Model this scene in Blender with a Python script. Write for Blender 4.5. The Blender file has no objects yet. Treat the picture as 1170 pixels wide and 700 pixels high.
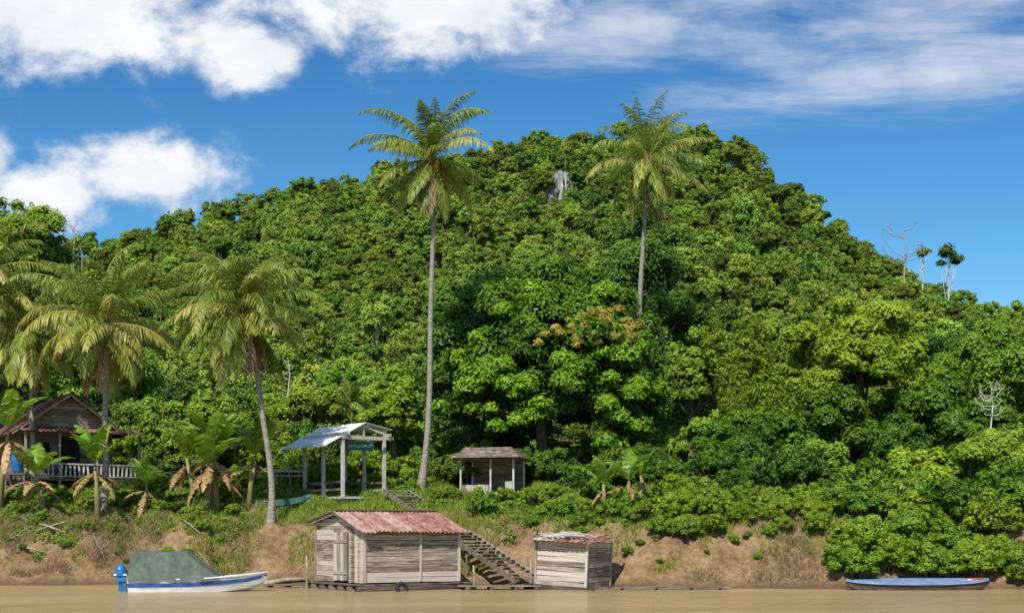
import bpy, math, random
import numpy as np
from mathutils import Vector, Matrix
random.seed(7)
C = bpy.context.scene.collection
F=1607.0; HZ=604.0; CH=2.0
def P(px,py,Y): return Vector(((px-585)*Y/F, Y, CH+(HZ-py)*Y/F))
def X_(px,Y): return (px-585)*Y/F
R=math.radians
# ------------------------------------------------------------ noise
def vnoise(x,y,seed=0):
    x=np.asarray(x,float); y=np.asarray(y,float)
    xi=np.floor(x).astype(np.int64); yi=np.floor(y).astype(np.int64)
    xf=x-xi; yf=y-yi
    def h(a,b):
        n=(a*374761393+b*668265263+seed*974634777)&0x7fffffff
        n=((n^(n>>13))*1274126177)&0x7fffffff
        return ((n^(n>>16))&0xffff)/65535.0
    u=xf*xf*(3-2*xf); v=yf*yf*(3-2*yf)
    return (h(xi,yi)*(1-u)+h(xi+1,yi)*u)*(1-v)+(h(xi,yi+1)*(1-u)+h(xi+1,yi+1)*u)*v
def fbm(x,y,o=4,seed=0):
    s=0;a=1;t=0
    for i in range(o):
        s=s+a*vnoise(x*2**i+i*17.3,y*2**i-i*9.1,seed+i); t+=a; a*=.5
    return s/t
# ------------------------------------------------------------ terrain
SIL=[(-300,350),(0,310),(90,288),(150,271),(200,260),(260,245),(330,224),(400,208),(460,197),(540,177),(600,168),(640,163),(700,158),(770,154),(820,160),(870,184),(900,216),(940,243),(980,272),(1020,305),(1060,328),(1100,348),(1140,367),(1170,380),(1350,440),(1700,530)]
SX=np.array([(a-585)/F*350 for a,b in SIL]); SZ=np.array([2+(604-b)/F*350-4.5 for a,b in SIL])
DX=[-400,-3,0,.25,.7,1.6,2.6,3.6,5.5,8.5,12,30,60]; DZ=[-2,-1.2,0,.22,.5,1.25,2.05,2.5,3.0,3.6,4.1,6,9]
def yb(x):
    return np.interp(x,[-60,-18,-8,0,2.5,5,11,60],[50.3,50.2,50,49.8,48.6,47.4,47.2,47.5])+(fbm(x*.35,x*0+3.3,3,5)-.5)*1.3
def G(x,y):
    x=np.asarray(x,float); y=np.asarray(y,float)
    er=(np.abs(fbm(x*.75,y*.22,4,40)-.5)*2-.3)*np.exp(-((y-yb(x)-2.0)/1.7)**2)*1.5
    d=y-yb(x)-er
    z=np.interp(d,DX,DZ)
    amp=np.clip(d/1.2,0,1)*np.clip(1.5-d/40,0.5,1)
    z=z+(fbm(x*.9,y*.9,4,2)-.5)*.85*amp+(fbm(x*3.2,y*3.2,4,9)-.5)*.42*amp*np.clip(1.6-d/6,.3,1)
    t=np.clip((y-100)/250,0,1); t2=np.clip((y-355)/500,0,1)
    zr=np.interp(x*(1+1.0*(1-t)),SX,SZ)
    hz=(zr-9)*t**1.25
    gl=(fbm(x/30,y/80,3,21)-.5)*20*np.sin(np.pi*np.clip(t,0,1))**.9
    return z+hz*(1-.75*t2*t2*(3-2*t2))+gl
def Gs(x,y): return float(G(np.array([x]),np.array([y]))[0])
# ------------------------------------------------------------ tagging
def tag(o,label=None,cat=None,group=None,kind=None):
    if label: o['label']=label
    if cat: o['category']=cat
    if group: o['group']=group
    if kind: o['kind']=kind
    return o
def empty(name,loc,rz=0,label=None,cat=None,group=None,rx=0,ry=0):
    o=bpy.data.objects.new(name,None); C.objects.link(o); o.location=loc; o.rotation_euler=(rx,ry,rz)
    o.empty_display_size=.2
    return tag(o,label,cat,group)
def meshobj(name,V,Fc,mat,parent=None,shade=None,smooth=False):
    me=bpy.data.meshes.new(name); me.from_pydata([tuple(v) for v in V],[],Fc); me.update()
    if shade is not None:
        a=me.attributes.new('shade','FLOAT','FACE'); a.data.foreach_set('value',np.array(shade,dtype=np.float32))
    if smooth: me.polygons.foreach_set('use_smooth',[True]*len(me.polygons))
    me.materials.append(mat)
    o=bpy.data.objects.new(name,me); C.objects.link(o); o.parent=parent
    return o
def quadmesh(name,V,shade,mat,parent=None):
    V=np.asarray(V,dtype=np.float32).reshape(-1,3); n=len(V)//4
    me=bpy.data.meshes.new(name)
    me.vertices.add(n*4); me.vertices.foreach_set('co',V.ravel())
    me.loops.add(n*4); me.loops.foreach_set('vertex_index',np.arange(n*4,dtype=np.int32))
    me.polygons.add(n); me.polygons.foreach_set('loop_start',np.arange(n,dtype=np.int32)*4)
    me.update(calc_edges=True)
    a=me.attributes.new('shade','FLOAT','FACE'); a.data.foreach_set('value',np.clip(np.asarray(shade,dtype=np.float32),0,1))
    me.materials.append(mat)
    o=bpy.data.objects.new(name,me); C.objects.link(o); o.parent=parent
    return o
def copy_tree(o,parent=None):
    c=o.copy(); C.objects.link(c); c.parent=parent
    for ch in list(o.children): copy_tree(ch,c)
    return c
class MB:
    def __init__(s): s.v=[];s.f=[];s.s=[]
    def add(s,vs,fs,sh=None):
        if sh is None: sh=random.random()
        b=len(s.v); s.v+= [Vector(v) for v in vs]
        for f in fs: s.f.append([i+b for i in f]); s.s.append(sh)
    def box(s,c,size,rot=None,sh=None):
        c=Vector(c); hx,hy,hz=[q/2 for q in size]; vs=[]
        for x in(-hx,hx):
            for y in(-hy,hy):
                for z in(-hz,hz):
                    p=Vector((x,y,z)); 
                    if rot: p=rot@p
                    vs.append(c+p)
        s.add(vs,[(0,1,3,2),(4,6,7,5),(0,4,5,1),(2,3,7,6),(0,2,6,4),(1,5,7,3)],sh); return s
    def bar(s,a,b,w,h=None,sh=None):
        a=Vector(a);b=Vector(b);h=h or w; d=b-a
        q=d.to_track_quat('X','Z').to_matrix()
        return s.box((a+b)/2,(d.length,w,h),q,sh)
    def tube(s,pts,rad,n=8,sh=None,cap=True):
        pts=[Vector(p) for p in pts]; b=[]; vs=[];fs=[]
        for i,p in enumerate(pts):
            d=(pts[min(i+1,len(pts)-1)]-pts[max(i-1,0)]).normalized()
            u=d.cross(Vector((0,1,0.01))); 
            if u.length<.1: u=d.cross(Vector((1,0,0)))
            u.normalize(); w=d.cross(u)
            r=rad[i] if hasattr(rad,'__len__') else rad
            for k in range(n):
                a=2*math.pi*k/n; vs.append(p+u*math.cos(a)*r+w*math.sin(a)*r)
        for i in range(len(pts)-1):
            for k in range(n):
                fs.append((i*n+k,i*n+(k+1)%n,(i+1)*n+(k+1)%n,(i+1)*n+k))
        if cap: fs.append(tuple(range(n))[::-1]); fs.append(tuple((len(pts)-1)*n+k for k in range(n)))
        s.add(vs,fs,sh); return s
    def sheet(s,a,b,c,d,waves,amp,panels=1,th=.012):
        a,b,c,d=map(Vector,(a,b,c,d)); nrm=(b-a).cross(d-a).normalized()
        if nrm.z<0: nrm=-nrm
        n=waves*4
        for side in(0,1):
            for pn in range(panels):
                k0=int(n*pn/panels); k1=int(n*(pn+1)/panels); sh=random.random(); vs=[];fs=[]
                lift=(pn%2)*.012; ext=random.uniform(-.0,.06)
                for k in range(k0,k1+1):
                    t=k/n; off=nrm*(amp*math.sin(k*math.pi/2)+lift-side*th)
                    for j in range(4):
                        q=j/3*(1+ext); vs.append((a.lerp(b,t)).lerp(d.lerp(c,t),q)+off)
                m=k1-k0
                for k in range(m):
                    for j in range(3): fs.append((k*4+j,(k+1)*4+j,(k+1)*4+j+1,k*4+j+1))
                s.add(vs,fs,sh)
        return s
    def build(s,name,mat,parent=None,smooth=False): return meshobj(name,s.v,s.f,mat,parent,s.s,smooth)
# ------------------------------------------------------------ materials
def mat_base(name):
    m=bpy.data.materials.new(name); m.use_nodes=True; nt=m.node_tree; nt.nodes.clear()
    return m,nt,nt.nodes.new,nt.links.new
def ramp(nt,stops):
    r=nt.nodes.new('ShaderNodeValToRGB'); e=r.color_ramp.elements
    while len(e)>1: e.remove(e[-1])
    e[0].position=stops[0][0]; e[0].color=(*stops[0][1],1)
    for p,c in stops[1:]:
        q=e.new(p); q.color=(*c,1)
    return r
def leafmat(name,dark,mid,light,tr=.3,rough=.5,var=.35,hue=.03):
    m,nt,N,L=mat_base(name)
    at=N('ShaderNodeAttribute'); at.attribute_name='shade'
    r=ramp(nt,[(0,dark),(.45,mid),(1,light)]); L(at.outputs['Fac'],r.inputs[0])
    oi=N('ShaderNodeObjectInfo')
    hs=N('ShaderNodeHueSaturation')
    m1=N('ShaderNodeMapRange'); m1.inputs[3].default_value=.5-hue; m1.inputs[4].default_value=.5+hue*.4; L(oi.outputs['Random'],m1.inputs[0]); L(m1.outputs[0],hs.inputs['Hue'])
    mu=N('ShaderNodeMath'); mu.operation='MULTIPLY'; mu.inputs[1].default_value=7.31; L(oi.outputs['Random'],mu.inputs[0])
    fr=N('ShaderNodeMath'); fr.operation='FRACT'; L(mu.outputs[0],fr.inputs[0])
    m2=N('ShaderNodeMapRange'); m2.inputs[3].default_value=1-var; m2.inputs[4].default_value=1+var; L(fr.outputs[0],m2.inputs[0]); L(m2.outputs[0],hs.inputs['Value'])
    L(r.outputs[0],hs.inputs['Color'])
    p=N('ShaderNodeBsdfPrincipled'); p.inputs['Roughness'].default_value=rough; p.inputs['Specular IOR Level'].default_value=.25
    L(hs.outputs[0],p.inputs['Base Color'])
    o=N('ShaderNodeOutputMaterial')
    if tr>0:
        t=N('ShaderNodeBsdfTranslucent'); L(hs.outputs[0],t.inputs[0])
        mx=N('ShaderNodeMixShader'); mx.inputs[0].default_value=tr; L(p.outputs[0],mx.inputs[1]); L(t.outputs[0],mx.inputs[2])
        L(mx.outputs[0],o.inputs[0])
    else: L(p.outputs[0],o.inputs[0])
    return m
def surf(name,c1,c2,scale=3,stretch=(1,1,1),rough=.8,c3=None,shade=.5,bump=.3,metal=0,detail=6,spec=.3):
    m,nt,N,L=mat_base(name)
    tc=N('ShaderNodeTexCoord'); mp=N('ShaderNodeMapping'); mp.inputs['Scale'].default_value=stretch; L(tc.outputs['Object'],mp.inputs[0])
    no=N('ShaderNodeTexNoise'); no.inputs['Scale'].default_value=scale; no.inputs['Detail'].default_value=detail; no.inputs['Roughness'].default_value=.65; L(mp.outputs[0],no.inputs[0])
    st=[(.32,c1),(.62,c2)]
    if c3: st=[(.3,c1),(.5,c2),(.68,c3)]
    at=N('ShaderNodeAttribute'); at.attribute_name='shade'
    ad=N('ShaderNodeMath'); ad.operation='MULTIPLY_ADD'; L(at.outputs['Fac'],ad.inputs[0]); ad.inputs[1].default_value=.3*shade; L(no.outputs[0],ad.inputs[2])
    sb=N('ShaderNodeMath'); sb.operation='SUBTRACT'; L(ad.outputs[0],sb.inputs[0]); sb.inputs[1].default_value=.15*shade
    r=ramp(nt,st); L(sb.outputs[0],r.inputs[0])
    p=N('ShaderNodeBsdfPrincipled'); p.inputs['Roughness'].default_value=rough; p.inputs['Metallic'].default_value=metal; p.inputs['Specular IOR Level'].default_value=spec
    L(r.outputs[0],p.inputs['Base Color'])
    b=N('ShaderNodeBump'); b.inputs['Strength'].default_value=bump; b.inputs['Distance'].default_value=.03; L(no.outputs[0],b.inputs['Height']); L(b.outputs[0],p.inputs['Normal'])
    o=N('ShaderNodeOutputMaterial'); L(p.outputs[0],o.inputs[0]); return m
M={}
M['hill']=leafmat('hill_foliage',(.032,.072,.010),(.125,.225,.022),(.29,.41,.05),tr=0,var=.42,hue=.035,rough=.65)  # dark tone raised: distance haze put into the leaf colour
M['hill2']=leafmat('light_hill_foliage',(.045,.085,.010),(.18,.285,.026),(.36,.47,.06),tr=0,var=.35,hue=.03,rough=.65)
M['dark']=leafmat('dark_foliage',(.018,.048,.006),(.085,.18,.018),(.23,.35,.036),var=.1)
M['mango']=leafmat('mango_foliage',(.014,.038,.004),(.07,.155,.010),(.18,.32,.022),var=.04,rough=.45,hue=.005)
M['fresh']=leafmat('fresh_foliage',(.05,.12,.008),(.16,.32,.014),(.29,.47,.03),var=.04,rough=.45,hue=.005)
M['green']=leafmat('green_foliage',(.028,.07,.007),(.15,.28,.020),(.32,.48,.045),var=.12,hue=.02)
M['lime']=leafmat('lime_foliage',(.045,.10,.008),(.24,.37,.022),(.44,.58,.055),tr=.38,var=.08,hue=.01)
M['flower']=leafmat('blossom_foliage',(.20,.15,.015),(.42,.35,.05),(.60,.51,.11),var=.03,hue=.005)
M['frond']=leafmat('palm_frond',(.07,.12,.015),(.21,.29,.04),(.42,.47,.10),tr=.38,rough=.35,var=.25,hue=.02)
M['frondy']=leafmat('yellow_frond',(.18,.19,.03),(.42,.42,.09),(.64,.58,.18),tr=.38,rough=.38,var=.15,hue=.01)
M['frondd']=leafmat('dead_frond',(.09,.05,.02),(.26,.17,.08),(.46,.33,.17),tr=.15,var=.2)
M['banana']=leafmat('banana_leaf',(.08,.18,.015),(.19,.36,.03),(.34,.52,.07),tr=.4,rough=.35,var=.15)
M['bananad']=leafmat('dry_banana_leaf',(.10,.05,.015),(.36,.22,.08),(.56,.42,.19),tr=.2,var=.2)
M['grass']=leafmat('bank_grass',(.08,.15,.012),(.23,.32,.03),(.41,.46,.09),var=0)
M['drygrass']=leafmat('dry_grass',(.16,.11,.055),(.35,.26,.14),(.54,.44,.26),tr=.15,var=0)
M['ptrunk']=surf('palm_bark',(.12,.10,.08),(.36,.315,.26),4,(1,1,5),shade=.2)
M['bark']=surf('tree_bark',(.07,.05,.035),(.22,.18,.13),5,(2,2,.6),shade=.2)
M['pale']=surf('pale_bark',(.35,.31,.27),(.62,.58,.52),5,(2,2,.6),shade=.2)
M['drift']=surf('dull_driftwood',(.20,.16,.12),(.42,.36,.29),5,(2,2,.6),shade=.2)
M['stem']=surf('banana_stem',(.12,.11,.03),(.32,.27,.12),4,(2,2,.4),shade=.2)
M['coco']=surf('coconut_husk',(.25,.13,.02),(.50,.28,.05),3)
M['plank']=surf('weathered_planks',(.16,.11,.08),(.42,.33,.25),2.2,(.7,.7,9),c3=(.58,.49,.40),shade=1.3)
M['plankm']=surf('greyed_gable_planks',(.12,.09,.07),(.30,.25,.20),2.2,(.7,.7,9),c3=(.42,.37,.31),shade=1.1)
M['plankv']=surf('weathered_boards',(.18,.14,.105),(.43,.36,.29),2.2,(9,9,.7),c3=(.55,.49,.42),shade=1.2)
M['stairw']=surf('stair_planks',(.10,.07,.05),(.25,.195,.145),2.2,(3,3,3),c3=(.40,.33,.26),shade=1.0)
M['plankd']=surf('brown_planks',(.065,.045,.035),(.17,.125,.10),2.2,(.7,.7,9),c3=(.28,.22,.18),shade=1)
M['white_wood']=surf('pale_painted_wood',(.30,.27,.23),(.55,.51,.45),4,(3,3,1),shade=.6)
M['log']=surf('wet_logs',(.035,.026,.02),(.16,.12,.09),3,(.6,4,4),shade=.8)
M['rust']=surf('rusty_corrugated_iron',(.18,.065,.045),(.34,.18,.14),3.2,(1.6,.8,1),c3=(.48,.35,.30),rough=.7,shade=.7,bump=.1,spec=.15,detail=10)
M['rustp']=surf('patchwork_rusty_iron',(.20,.07,.045),(.40,.25,.20),2.2,(1.6,.8,1),c3=(.68,.60,.54),rough=.7,shade=1.3,bump=.1,spec=.15,detail=9)
M['rustd']=surf('dark_rusty_roof',(.11,.04,.03),(.21,.09,.065),2.4,(2,.6,1),c3=(.33,.21,.17),rough=.75,shade=.8,bump=.1,spec=.1)
M['zinc']=surf('silver_corrugated_iron',(.48,.48,.47),(.68,.68,.66),1.3,(2,.8,1),c3=(.82,.82,.80),rough=.75,shade=.5,bump=.05,spec=.1)
M['shingle']=surf('grey_brown_shingles',(.14,.09,.07),(.29,.21,.165),4,(1,1,3),c3=(.44,.35,.29),shade=.8)
M['inside']=surf('dark_interior',(.012,.010,.009),(.03,.025,.02),3)  # near-black colour stands in for the shade indoors
M['teal']=surf('teal_sign_board',(.02,.10,.10),(.045,.16,.16),3,shade=.2,rough=.6)
M['signpale']=surf('pale_sign_lettering_band',(.16,.26,.26),(.34,.42,.40),14,(1,1,5),shade=.2)
M['white']=surf('white_boat_paint',(.50,.50,.48),(.78,.78,.76),2.5,(.6,1,4),rough=.35,shade=.1,bump=.03,spec=.4)
M['blue']=surf('blue_boat_paint',(.015,.06,.25),(.04,.14,.42),3,rough=.35,shade=.1,bump=.03,spec=.5)
M['bluem']=surf('blue_motor_cowl',(.01,.10,.30),(.03,.19,.44),3,rough=.3,shade=.1,bump=.02,spec=.5)
M['bluelong']=surf('faded_blue_paint',(.13,.19,.33),(.25,.34,.52),3,(.5,2,2),rough=.6,shade=.5)
M['tarp']=surf('grey_green_canvas',(.085,.11,.085),(.155,.185,.15),3,rough=.9,shade=.2,bump=.35,spec=.1)
M['black']=surf('black_rubber',(.012,.012,.012),(.035,.033,.03),6,rough=.6,shade=.1)
M['metal']=surf('worn_metal',(.22,.22,.22),(.45,.45,.45),6,rough=.4,metal=.6,shade=.1)
M['glass']=surf('dark_windscreen',(.03,.04,.05),(.07,.09,.1),2,rough=.1,shade=0,bump=0,spec=.6)
M['canoe']=surf('teal_canoe_paint',(.05,.15,.135),(.15,.29,.25),4,(.6,2,2),rough=.55,shade=.3)
M['orange']=surf('orange_red_paint',(.42,.07,.03),(.60,.14,.06),4,rough=.5,shade=.2)
M['rock']=surf('grey_limestone',(.10,.105,.10),(.30,.30,.29),.7,(1,1,.35),c3=(.50,.50,.49),shade=.6,bump=.8)
M['cloth']=surf('faded_cloth',(.30,.28,.24),(.60,.57,.50),5,shade=.6)
def ground_mat():
    m,nt,N,L=mat_base('bank_earth')
    tc=N('ShaderNodeTexCoord')
    n1=N('ShaderNodeTexNoise'); n1.inputs['Scale'].default_value=.8; n1.inputs['Detail'].default_value=9; n1.inputs['Roughness'].default_value=.7; L(tc.outputs['Object'],n1.inputs[0])
    n2=N('ShaderNodeTexNoise'); n2.inputs['Scale'].default_value=5; n2.inputs['Detail'].default_value=10; n2.inputs['Roughness'].default_value=.75; L(tc.outputs['Object'],n2.inputs[0])
    r1=ramp(nt,[(.37,(.15,.085,.042)),(.46,(.32,.195,.095)),(.54,(.46,.30,.155)),(.64,(.58,.42,.25))]); 
    mx0=N('ShaderNodeMix'); mx0.data_type='FLOAT'; mx0.inputs[0].default_value=.5; L(n1.outputs[0],mx0.inputs[2]); L(n2.outputs[0],mx0.inputs[3]); L(mx0.outputs[0],r1.inputs[0])
    r2=ramp(nt,[(.3,(.05,.09,.012)),(.55,(.17,.22,.035)),(.7,(.31,.32,.09))]); L(n2.outputs[0],r2.inputs[0])
    at=N('ShaderNodeAttribute'); at.attribute_name='veg'
    ad=N('ShaderNodeMath'); ad.operation='ADD'; L(at.outputs['Fac'],ad.inputs[0]); L(n2.outputs[0],ad.inputs[1])
    mr=N('ShaderNodeMapRange'); mr.inputs[1].default_value=.85; mr.inputs[2].default_value=1.1; L(ad.outputs[0],mr.inputs[0])
    mx=N('ShaderNodeMix'); mx.data_type='RGBA'; L(mr.outputs[0],mx.inputs[0]); L(r1.outputs[0],mx.inputs[6]); L(r2.outputs[0],mx.inputs[7])
    aw=N('ShaderNodeAttribute'); aw.attribute_name='wet'
    mw=N('ShaderNodeMix'); mw.data_type='RGBA'; L(aw.outputs['Fac'],mw.inputs[0]); L(mx.outputs[2],mw.inputs[6]); mw.inputs[7].default_value=(.14,.09,.05,1)
    p=N('ShaderNodeBsdfPrincipled'); p.inputs['Roughness'].default_value=.9; p.inputs['Specular IOR Level'].default_value=.2; L(mw.outputs[2],p.inputs['Base Color'])
    b=N('ShaderNodeBump'); b.inputs['Strength'].default_value=1; b.inputs['Distance'].default_value=.22; L(n2.outputs[0],b.inputs['Height']); L(b.outputs[0],p.inputs['Normal'])
    o=N('ShaderNodeOutputMaterial'); L(p.outputs[0],o.inputs[0]); return m
def grow(a,b,n): return list(a+(b-a)*(np.linspace(0,1,n+1)[1:]**2.2))
xs=sorted(grow(-26,-1500,26))+list(np.arange(-26,26.01,.14))+grow(26,1500,26)
ys=sorted(grow(45,-400,12))+list(np.arange(45,56,.10))+list(np.arange(56,62,.2))+list(np.arange(62,110,1))+list(np.arange(110,430,4.5))+grow(430,1800,14)
xs=np.array(sorted(xs)); ys=np.array(sorted(ys))
XX,YY=np.meshgrid(xs,ys); ZZ=G(XX,YY)
nx=len(xs); ny=len(ys)
me=bpy.data.meshes.new('ground'); V=np.stack([XX.ravel(),YY.ravel(),ZZ.ravel()],1).astype(np.float32)
idx=np.arange(nx*ny).reshape(ny,nx); Fq=np.stack([idx[:-1,:-1],idx[:-1,1:],idx[1:,1:],idx[1:,:-1]],-1).reshape(-1,4)
me.vertices.add(len(V)); me.vertices.foreach_set('co',V.ravel()); me.loops.add(Fq.size); me.loops.foreach_set('vertex_index',Fq.ravel().astype(np.int32))
me.polygons.add(len(Fq)); me.polygons.foreach_set('loop_start',np.arange(len(Fq),dtype=np.int32)*4); me.update(calc_edges=True)
me.polygons.foreach_set('use_smooth',np.ones(len(Fq),dtype=bool))
D=YY-yb(XX)
pxg=585+F*XX/np.maximum(YY,1)
veg=np.clip((D-2.6)/2.5,0,1)*.9+(fbm(XX*.6,YY*.6,3,33)-.5)*1.5
veg=np.where((pxg>270)&(pxg<345),veg-.35,veg)
veg=np.where(D>14,1,veg)
a=me.attributes.new('veg','FLOAT','POINT'); a.data.foreach_set('value',np.clip(veg,0,1).ravel().astype(np.float32))
a=me.attributes.new('wet','FLOAT','POINT'); a.data.foreach_set('value',np.clip(1-D/.4,0,1).ravel().astype(np.float32)*.8)
me.materials.append(ground_mat()); go=bpy.data.objects.new('ground',me); C.objects.link(go)
tag(go,'brown earth river bank rising to the forested hill','ground',kind='structure')
def water_mat():
    m,nt,N,L=mat_base('muddy_water')
    tc=N('ShaderNodeTexCoord'); mp=N('ShaderNodeMapping'); mp.inputs['Scale'].default_value=(.45,1.0,1); L(tc.outputs['Object'],mp.inputs[0])
    n=N('ShaderNodeTexNoise'); n.inputs['Scale'].default_value=2.6; n.inputs['Detail'].default_value=6; n.inputs['Roughness'].default_value=.6; L(mp.outputs[0],n.inputs[0])
    n3=N('ShaderNodeTexNoise'); n3.inputs['Scale'].default_value=.25; n3.inputs['Detail'].default_value=3; L(mp.outputs[0],n3.inputs[0])
    r=ramp(nt,[(.35,(.38,.255,.11)),(.65,(.50,.355,.165))]); L(n3.outputs[0],r.inputs[0])
    p=N('ShaderNodeBsdfPrincipled'); p.inputs['Roughness'].default_value=.16; p.inputs['Specular IOR Level'].default_value=.4; L(r.outputs[0],p.inputs['Base Color'])
    b=N('ShaderNodeBump'); b.inputs['Strength'].default_value=1; b.inputs['Distance'].default_value=.28; L(n.outputs[0],b.inputs['Height']); L(b.outputs[0],p.inputs['Normal'])
    o=N('ShaderNodeOutputMaterial'); L(p.outputs[0],o.inputs[0]); return m
w=meshobj('water',[(-1500,-400,0),(1500,-400,0),(1500,54,0),(-1500,54,0)],[(0,1,2,3)],water_mat()); tag(w,'muddy brown river water','water',kind='structure')
# ------------------------------------------------------------ foliage
def nrm(a): return a/np.maximum(np.linalg.norm(a,axis=1,keepdims=True),1e-6)
def leaves(cl,n,L,W,rng,up=.4,inner=.2,rand=.7):
    cl=np.asarray(cl,float); r=cl[:,3:6]; w=r[:,0]*r[:,2]; w=w/w.sum()
    k=rng.choice(len(cl),n,p=w); d=nrm(rng.normal(size=(n,3))); d[:,2]=np.where(d[:,2]<-.35,-d[:,2],d[:,2])
    rad=.76+.34*rng.random(n)+.13*np.sin(d[:,0]*7+k*1.7)*np.cos(d[:,2]*6+k)+.09*np.sin(d[:,1]*11+k)
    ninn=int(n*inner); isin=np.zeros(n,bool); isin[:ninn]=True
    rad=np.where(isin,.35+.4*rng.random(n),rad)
    pos=cl[k,:3]+d*r[k]*rad[:,None]
    nn=nrm(d+rng.normal(size=(n,3))*rand*.55+np.array([0,-.15,up]))
    t=rng.normal(size=(n,3)); t[:,2]-=.6; t=nrm(t-nn*(t*nn).sum(1,keepdims=True)); b=np.cross(nn,t)
    s=(.65+.7*rng.random(n))*np.where(isin,2.2,1)
    l=(L*s)[:,None]/2; ww=(W*s)[:,None]/2
    V=np.stack([pos-t*l,pos+b*ww-t*l*.1,pos+t*l,pos-b*ww-t*l*.1],1)
    sh=cl[k,6]*.5+.35*rng.random(n)+.2*d[:,2]; sh=np.where(isin,.12,sh)  # clump tops lighter, inner leaves dark: light and shade painted into the tone
    return V,sh
def crown(c,rx,ry,rz,k,ratio,rng,low=-.45,core=.66,q0=.58,q1=.94):
    out=[]
    if core: out.append([c[0],c[1],c[2],rx*core,ry*core,rz*core,.15])  # dark core: shade inside the crown put into leaf colour
    for i in range(k):
        while True:
            d=rng.normal(size=3); d/=np.linalg.norm(d)
            if d[2]>low: break
        q=q0+(q1-q0)*rng.random(); s=ratio*(.5+1.0*rng.random()); rm=(rx+ry+rz)/3
        out.append([c[0]+d[0]*rx*q,c[1]+d[1]*ry*q,c[2]+d[2]*rz*q,rm*s,rm*s,rm*s*(.75+.3*rng.random()),.55*rng.random()+.5*max(0,min(1,.45+.6*d[2]))])  # clump tone rises with crown height: top light painted into leaf colour
    return out
def trunkmesh(base,top,r0,cl,rng,mat,parent,limbs=7):
    mb=MB(); base=Vector(base); top=Vector(top)
    pts=[base.lerp(top,t)+Vector((math.sin(t*5+rng.random())*.15*r0*2,0,0)) for t in (0,.08,.25,.5,.75,1)]
    mb.tube(pts,[r0*1.5,r0*1.05,r0*.9,r0*.75,r0*.55,r0*.25],10,.5)
    for i in rng.choice(len(cl),min(limbs,len(cl)),replace=False):
        e=Vector(cl[i][:3]); s=base.lerp(top,.4+.5*rng.random()); mid=s.lerp(e,.5)+Vector((0,0,-.1*(e-s).length))
        mb.tube([s,mid,e],[r0*.4,r0*.28,r0*.1],6,.5)
    return mb.build('trunk',mat,parent,True)
rngs=np.random.default_rng(11)
protos=[]
spec=[(2.6,2.5,40,.22,5.2),(3.0,2.3,44,.20,5.2),(2.1,3.0,34,.24,5.0),(3.1,1.6,30,.20,6.0),(2.7,2.7,50,.17,5.1),(1.9,2.2,18,.26,6.4),(1.7,2.9,26,.25,4.7)]
for i,(rx,rz,k,ra,cz) in enumerate(spec):
    cl=crown((0,0,cz),rx,rx*(.9+.2*rngs.random()),rz,k,ra,rngs,low=-.8,core=.68 if i!=5 else 0)
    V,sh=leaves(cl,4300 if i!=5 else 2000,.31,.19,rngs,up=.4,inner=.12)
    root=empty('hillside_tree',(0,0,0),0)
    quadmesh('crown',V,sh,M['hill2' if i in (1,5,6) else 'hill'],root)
    trunkmesh((0,0,-1.5),(0,0,cz+.3),.13,cl,rngs,M['drift'] if i==5 else M['bark'],root,4)
    protos.append(root)
NP=len(protos)
rg=np.random.default_rng(5)
pts=[]
y=88.0
while y<370:
    sp=1.6+np.clip((y-88)/220,0,1)*1.35
    xw=.40*y+6
    x=-xw+rg.random()*sp
    while x<xw:
        pts.append((x+(rg.random()-.5)*sp*.9,y+(rg.random()-.5)*sp*.9)); x+=sp
    y+=sp*.95
pts=np.array(pts); zz=G(pts[:,0],pts[:,1])
pix=585+F*pts[:,0]/pts[:,1]
yrk=285.
while HZ-F*(Gs(X_(640,yrk),yrk)+4-CH)/yrk > 208 and yrk<345: yrk+=1
rock=(np.abs(pix-640)<15)&(pts[:,1]>yrk-12)&(pts[:,1]<yrk+1)
pts=pts[~rock]; zz=zz[~rock]; pix=pix[~rock]
n=len(pts); big=rg.random(n)**2.4; sc=(.38+.72*big)*(.54+.42*np.clip((pts[:,1]-88)/220,0,1))
emg=rg.random(n)<.012
sky=(pts[:,1]>343)&(pts[:,1]<353)&(rg.random(n)<.55)
ind=(emg|sky)&(np.abs(pix-585)<600)
ids=np.where(ind)[0]; ids=rg.permutation(ids)[:280]; msk_=np.ones(n,bool); msk_[ids]=False; stf=np.where(msk_)[0]
pm=bpy.data.meshes.new('hillside_forest'); pm.vertices.add(len(stf)); pm.vertices.foreach_set('co',np.stack([pts[stf,0],pts[stf,1],zz[stf]],1).astype(np.float32).ravel())
a=pm.attributes.new('pid','INT','POINT'); a.data.foreach_set('value',rg.choice(list(range(NP)),len(stf),p=[.22,.20,.16,.08,.21,.03,.10]).astype(np.int32))
a=pm.attributes.new('rz','FLOAT','POINT'); a.data.foreach_set('value',(rg.random(len(stf))*6.28).astype(np.float32))
s3=np.stack([sc[stf]*(.85+.35*rg.random(len(stf))),sc[stf]*(.85+.35*rg.random(len(stf))),sc[stf]*(.75+.45*rg.random(len(stf)))],1)
a=pm.attributes.new('sc','FLOAT_VECTOR','POINT'); a.data.foreach_set('vector',s3.astype(np.float32).ravel())
fo=bpy.data.objects.new('hillside_forest',pm); C.objects.link(fo)
tag(fo,'dense rainforest canopy covering the whole hillside','forest',kind='stuff')
ng=bpy.data.node_groups.new('scatter','GeometryNodeTree')
ng.interface.new_socket('Geometry',in_out='INPUT',socket_type='NodeSocketGeometry'); ng.interface.new_socket('Geometry',in_out='OUTPUT',socket_type='NodeSocketGeometry')
gi=ng.nodes.new('NodeGroupInput'); gout=ng.nodes.new('NodeGroupOutput'); jn=ng.nodes.new('GeometryNodeJoinGeometry')
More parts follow.
